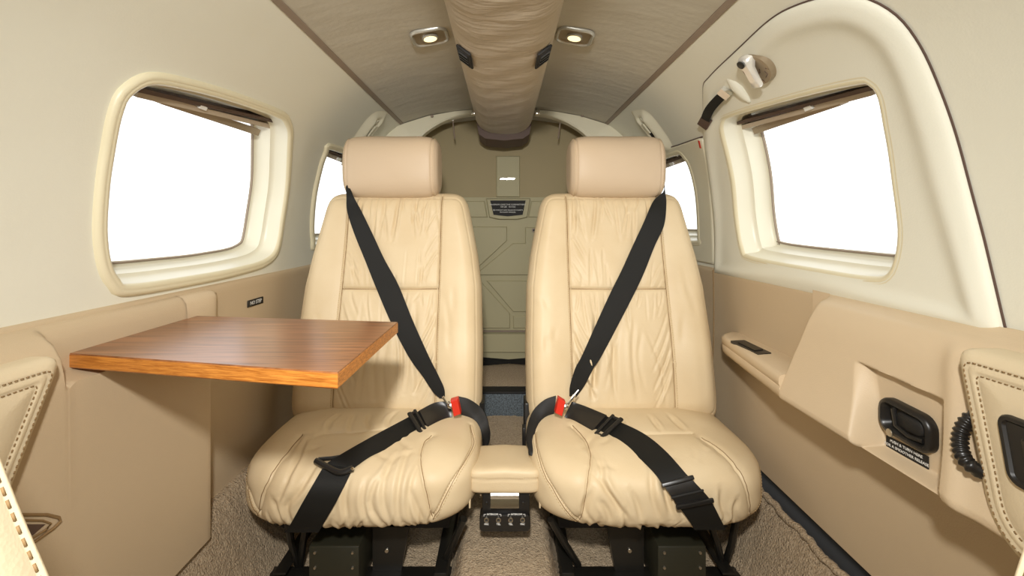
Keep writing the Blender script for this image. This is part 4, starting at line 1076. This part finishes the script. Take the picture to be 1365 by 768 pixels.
    mid_ = (q[0]+q[1]+q[2]+q[3])/4; q = [mid_+(x-mid_)*.84 for x in q]; f = Vector((0, -.014, 0)); MB().loft([[Vector(x)-f for x in q], [x+f*.2 for x in q], [(sum(q, Vector())/4)*.12+x*.88+f*.4 for x in q]], True, True, True).build('red_button', M['red'], o, ang=.5)['label'] = 'red release button'
    e0 = P(*((590, 529) if s < 0 else (765, 527)), dd+.005); e1 = P(*((600, 540) if s < 0 else (754, 541)), dd)
    MB().tube([e0, (e0+e1)/2+Vector((0, -.004, 0)), e1], [.0032, .0025, .004], 8).build('tongue', M['chrome'], t)
    MB().disc(e1+Vector((0, -.003, 0)), (0, -1, .4), .0065, .0025, 16).build('tongue', M['chrome'], t)
    if s > 0:
        e2 = P(760, 533, dd); MB().tube([e0+Vector((.004, 0, 0)), e2, P(771, 520, dd+.004)], .0016, 6).build('tongue', M['chrome'], t)
    # webbing from the shoulder down to where the sleeve starts: cross-stitched sleeve end
    return t
for s in (-1, 1): make_belt(s)

# belt guides moulded on the walls behind the headrests
def belt_guide(side):
    s = side; top = (501, 158) if s < 0 else (860, 158); bot = (472, 200) if s < 0 else (884, 190)
    a = np.array(WS(s, *top)); b = np.array(WS(s, *bot)); b[0] = min(b[0], 1.80)
    c = (a+b)/2; d = b-a; L = np.linalg.norm(d); d /= L; nn_ = np.array([-d[1], d[0]])
    t = thing('belt_guide', 'cream belt guide bump on the wall behind the %s headrest' % ('left' if s < 0 else 'right'), 'belt guide', S(s, c[0], c[1], 0), 'belt guides behind the headrests')
    def gp(x, y, off): p = c+d*x+nn_*y; return S(s, p[0], p[1], off)
    nu, nv = 40, 30; A = np.zeros((nu, nv, 3)); hl = L/2+.05; hw_ = .06
    for i, x in enumerate(np.linspace(-1, 1, nu)):
        for j, y in enumerate(np.linspace(-1, 1, nv)):
            h = .022*smooth01((1-abs(x))/.5)*smooth01((1-abs(y))/.65); h -= .016*float(smooth01((.75-abs(x))/.2)*smooth01((.28-abs(y))/.12))
            A[i, j] = gp(x*hl, y*hw_, h-.0015)
    MB().grid(A).build('fairing', M['arch'], t, ang=3)
    n0 = WN(s, c[1])
    MB().disc(gp(-hl*.55, 0, .004), n0, .010, .010, 18, .4).build('bolt', M['arch'], t)
    A = np.array([[gp(x, y, .010) for y in (-.006, .006)] for x in np.linspace(-hl*.45, -hl*.05, 6)])+np.array(n0)*.008
    N = np.array(n0)*.004; MB().loft(np.concatenate([A+N, (A-N)[:, ::-1]], 1), True, True, True).build('guide_lever', M['arch'], t)
    A = np.array([[gp(x, y+(x+hl*.3)*.2, .0115) for y in (-.012+(.3-x)*.0, .010)] for x in np.linspace(-hl*.30, hl*.95, 8)])+np.array(n0)*.004; N = np.array(n0)*.001
    MB().loft(np.concatenate([A+N, (A-N)[:, ::-1]], 1), True, True, True).build('webbing', M['web'], t)
    MB().disc(gp(hl*.7, .0, .010), n0, .007, .006, 14, .4).build('bolt', M['arch'], t)
    return t
for s in (-1, 1): belt_guide(s)

# ------------------------------------------------------------------ exit handle and pull strap at the right door's top corner
c = np.array(WS(1, 1012, 97)); n0 = WN(1, c[1]); ts = WT(1, c[1]); ty = Vector((0, 1, 0)); org = Vector(S(1, c[0], c[1], .010))
eh = thing('exit_handle', 'chrome lever on a round plate above the right window', 'handle', org)
# round plate sized from the picture: spans about 50 px
def EP(u, v, off): p = WS(1, u, v); return Vector(S(1, p[0], p[1], off))
ring_px = [(986, 88), (992, 76), (1003, 71), (1014, 76), (1024, 87), (1029, 101), (1028, 111), (1018, 114), (1008, 113), (996, 108), (988, 99)]
q0 = on_layer(1, 1007, 94, .021); q = np.array([q0+.034*np.array([math.cos(a), math.sin(a)]) for a in np.linspace(0, 2*math.pi, 41)[:-1]]); rings = []
for d, off in ((-.002, .008), (0, .0205), (.002, .0215), (.008, .0205), (.03, .020)): 
    z = inset(q, d) if d < .02 else q.mean(0)+(q-q.mean(0))*.3
    rings.append(S(1, z[:, 0], z[:, 1], off))
MB().loft(rings, True, False, True).build('plate', M['bezel'], eh, ang=.8)
EO = lambda u, v, o_: Vector(S(1, *on_layer(1, u, v, o_), o_)); h0 = EO(993, 82, .028); h1 = EO(1010, 116, .034)
d = (h1-h0); L = d.length; d.normalize(); sdv = n0.cross(d).normalized()
rings = []
for tt, w, th_ in ((-.18, .010, .006), (-.1, .017, .009), (0, .019, .011), (.12, .018, .011), (.3, .013, .008), (.6, .013, .007), (.95, .015, .006), (1.0, .013, .003)):
    cc = h0+d*L*tt; rings.append([cc+sdv*w*.78*a+n0*th_*.8*b for a, b in ((-1, -1), (-1, .3), (-.7, 1), (.7, 1), (1, .3), (1, -1))])
MB().loft(rings, True, True, True).build('lever', mat('polished_lever', (.9, .89, .86), .3, .6), eh, ang=.8)
MB().disc(h0+n0*.010, n0, .008, .003, 16).build('lever_hub', M['black'], eh)
for l in ([(1012, 92), (1013, 97), (1010, 98)], [(1019, 95), (1023, 99), (1021, 103)], [(1020, 91), (1025, 92)], [(1016, 106), (1021, 110)]):
    MB().tube([EO(u, v, .0208) for u, v in l], .0008, 5).build('engraving', M['darkslot'], eh)
ps = thing('pull_strap', 'short black pull strap with chrome end clip beside the exit handle', 'strap', EP(960, 140, .012))
cl = [(975, 117), (968, 123), (960, 133), (953, 146), (946, 160)]
rings = []
for i, (u, v) in enumerate(catmull(cl, 14)):
    du, dv = (7.2*.8, 7.2*.6); h = .014+.016*math.sin(math.pi*i/13)
    a = EP(u-du, v-dv*.75, h); b = EP(u+du, v+dv*.75, h); n_ = n0*.0015; rings.append([a+n_, b+n_, b-n_, a-n_])
MB().loft(rings, True, True, True).build('strap', M['web'], ps)
rings = [];
for i, (u, v) in enumerate(((977, 114), (971, 121))):
    a = EP(u-6.4, v-4.8, .018); b = EP(u+6.4, v+4.8, .018); rings.append([a+n0*.004, b+n0*.004, b-n0*.004, a-n0*.004])
MB().loft(rings, True, True, True).build('end_clip', M['chrome'], ps)
rings = []
for i, (u, v) in enumerate(((950, 152), (944, 163))):
    a = EP(u-6.2, v-4.6, .018); b = EP(u+6.2, v+4.6, .018); rings.append([a+n0*.004, b+n0*.004, b-n0*.004, a-n0*.004])
MB().loft(rings, True, True, True).build('end_clip', M['darkslot'], ps)['label'] = 'brown lower clip'
# handle bulge under the plate
rings = []
for tt in np.linspace(0, 1, 14):
    u = 968+tt*32; v = 96+tt*40; r = 9*math.sin(math.pi*min(max(tt, .02), .98))**.5
    e_ = math.sin(math.pi*min(max(tt, .03), .97))**.5
    rings.append([EO(u, v, .008)+sdv*math.cos(a)*.015*e_+n0*math.sin(a)*.012*e_ for a in np.linspace(0, 2*math.pi, 17)[:-1]])
MB().loft(rings, True, True, True).build('grip_bulge', M['door'], eh, ang=3)

# ------------------------------------------------------------------ centre armrest with jack panel
con = thing('centre_console', 'small leather topped console with jack panel between the two seats', 'console', (0, 1.0, -.69))
V, X_, Q_ = loft_cushion(0.0015, .994, -.537, .0745, .071, .026, 9, 6.5, 70, 110, tilt=.10)
N_ = normals(V, False, True)
if (N_[35, :, 2]*(V[35, :, 2]+.538)).sum() < 0: N_ = -N_
V[..., 2] += .004*np.clip((1.0-np.abs(X_)/.075), 0, 1)*(V[..., 2] > -.538)
zl = V[..., 2]
hh = -.0020*np.exp(-((V[..., 2]+.5235)/.0016)**2)*(V[..., 1] < .94)
V = V+N_*hh[..., None]
cc = MB().grid(V, False, True).build('cushion', M['seat'], con, ang=3)
i_ = [V[i, np.argmin(np.abs(V[i, :, 2]+.5195)+(V[i, :, 1] > .95)*9)] for i in range(6, 64)]
stitch([np.array(p)+(0, -.001, .0005) for p in i_], M['thread'], cc, r=.0005, step=.005)
for q in (-1, 1):
    MB().box((q*.0725-.002+.0015, .928, -.585), (q*.0725+.002+.0015, .96, -.555), .0015).build('side_flap', M['seat'], con)
MB().box((-.045, 1.02, -.69), (.050, 1.07, -.56), .003).build('pedestal', M['blackmat'], con)
y0 = .936
def J(u, v, y=y0): return P(u, v, y)
a = J(641, 656); b = J(709, 684)
MB().box((J(643, 0).x, y0, J(0, 688).z), (J(706, 0).x, y0+.02, J(0, 655).z), .002).build('jack_panel', M['black'], con)
q = roundrect(J(639.5, 0).x, J(706.5, 0).x, J(0, 706).z, J(0, 684).z, .008); rings = []
for d, y in ((0, y0+.02), (0, y0-.006), (.0015, y0-.008)):
    z = inset(q, d); rings.append([(x, y, zz) for x, zz in z])
jp = MB().loft(rings, True, True, True).build('jack_plate', M['black'], con, ang=.6)
yf = y0-.008
for u in (648.5, 664.5, 680.7, 696.5):
    c = P(u, 692.5, yf); dsc = MB(); n = 20; rings = []
    for r, h in ((.0050, 0), (.0052, .003), (.0046, .0038), (.0034, .0036), (.0030, .0005)):
        rings.append([c+Vector((r*math.cos(k*2*math.pi/n), -h, r*math.sin(k*2*math.pi/n))) for k in range(n)])
    MB().loft(rings, True, False, False).build('jack_socket', M['steel'], jp, ang=1)
for u, s_ in ((648.5, 'MIC'), (664.5, 'TEL'), (680.7, 'TEL'), (696.5, 'MIC')): text('lettering', s_, .0052, P(u, 699, yf-.0004), (1, 0, 0), (0, 0, 1), M['white'], jp, bold=.00012)
for u in (656.5, 688.6):
    text('lettering', 'INTERCOM', .0046, P(u, 685.8, yf-.0004), (1, 0, 0), (0, 0, 1), M['white'], jp, bold=.0001)
    for k in (-1, 1):
        e = P(u+k*11.3, 687.2, yf-.0002); MB().box((e.x-.0004, yf-.0006, e.z-.002), (e.x+.0004, yf, e.z+.0022), 0).build('bracket_mark', M['white'], jp)
        e = P(u+k*10, 685.8, yf-.0002); MB().box((e.x-.0022, yf-.0006, e.z-.0003), (e.x+.0022, yf, e.z+.0004), 0).build('bracket_mark', M['white'], jp)
# chrome flap
fx0, fx1 = P(654, 0, y0-.004).x, P(691.5, 0, y0-.004).x; z0, z1 = P(0, 673, y0).z, P(0, 654.5, y0).z
rings = []
for z, y in ((z0, y0-.013), (z0+.0015, y0-.0145), (z0+.010, y0-.0125), (z0+.018, y0-.010), (z1-.009, y0-.008), (z1-.004, y0-.010), (z1, y0-.008)):
    rings.append([(fx0, y, z), (fx1, y, z), (fx1, y+.008, z), (fx0, y+.008, z)])
MB().loft(rings, True, True, True).build('chrome_flap', M['chrome'], con, ang=.5)['label'] = 'bright chrome ashtray flap'
for u in (648.5, 697.5): MB().disc(P(u, 671, y0), (0, -1, 0), .0035, .002, 12).build('screw', M['metalblack'], con)
for u in (640.8, 705): MB().disc(P(u, 659, y0+.004), (0, -1, 0), .0022, .003, 10).build('screw', M['steel'], con)

# ------------------------------------------------------------------ edges of the two forward seats beside the camera
def fwd(side):
    s = side
    t = thing('forward_seat', 'pale stitched leather edge of a nearer seat in the bottom %s corner of the photo' % ('left' if s < 0 else 'right'), 'seat', (s*.44, .30, -.66))
    yb = .25
    if s < 0: e_ = [(-.325, -.035), (-.300, -.075), (-.2870, -.105), (-.2780, -.130), (-.2650, -.163), (-.2490, -.2000), (-.232, -.245), (-.212, -.31), (-.203, -.40), (-.203, -.52)]
    else: e_ = [(.345, -.035), (.325, -.090), (.310, -.130), (.298, -.160), (.2875, -.178), (.2800, -.2000), (.262, -.245), (.232, -.31), (.213, -.40), (.203, -.52)]
    E = catmull(e_, 60); xo = s*.575; rings = []
    for x, z in E:
        q = lambda k: x+s*k
        rings.append([(xo, yb-.010, z), (q(.03), yb-.006, z), (q(.008), yb-.0015, z), (q(.003), yb, z), (q(.0005), yb-.0008, z), (q(0), yb-.0025, z), (q(.0012), yb-.0045, z), (q(.0010), yb-.006, z), (q(-.0015), yb-.010, z), (q(-.0035), yb-.03, z), (q(.002), yb-.085, z), (q(.02), yb-.10, z), (xo, yb-.10, z)])
    MB().loft(rings, True, True, True).build('backrest', M['seat_pale'], t, ang=1.2)
    stitch([(x+s*.0008, yb-.0048, z) for x, z in E], M['thread_dark'], t, r=.0008, step=.0090, duty=.6)
    V, a_, b_ = loft_cushion(s*.39, .44, -.555, .185, .115, .05, 4, 3, 60, 60)
    MB().grid(V, False, True).build('seat_cushion', M['seat_pale'], t, ang=3)
    MB().box((s*.39-.13, .32, -.74), (s*.39+.13, .50, -.60), .01).build('seat_base', M['metalblack'], t)
fwd(-1); fwd(1)
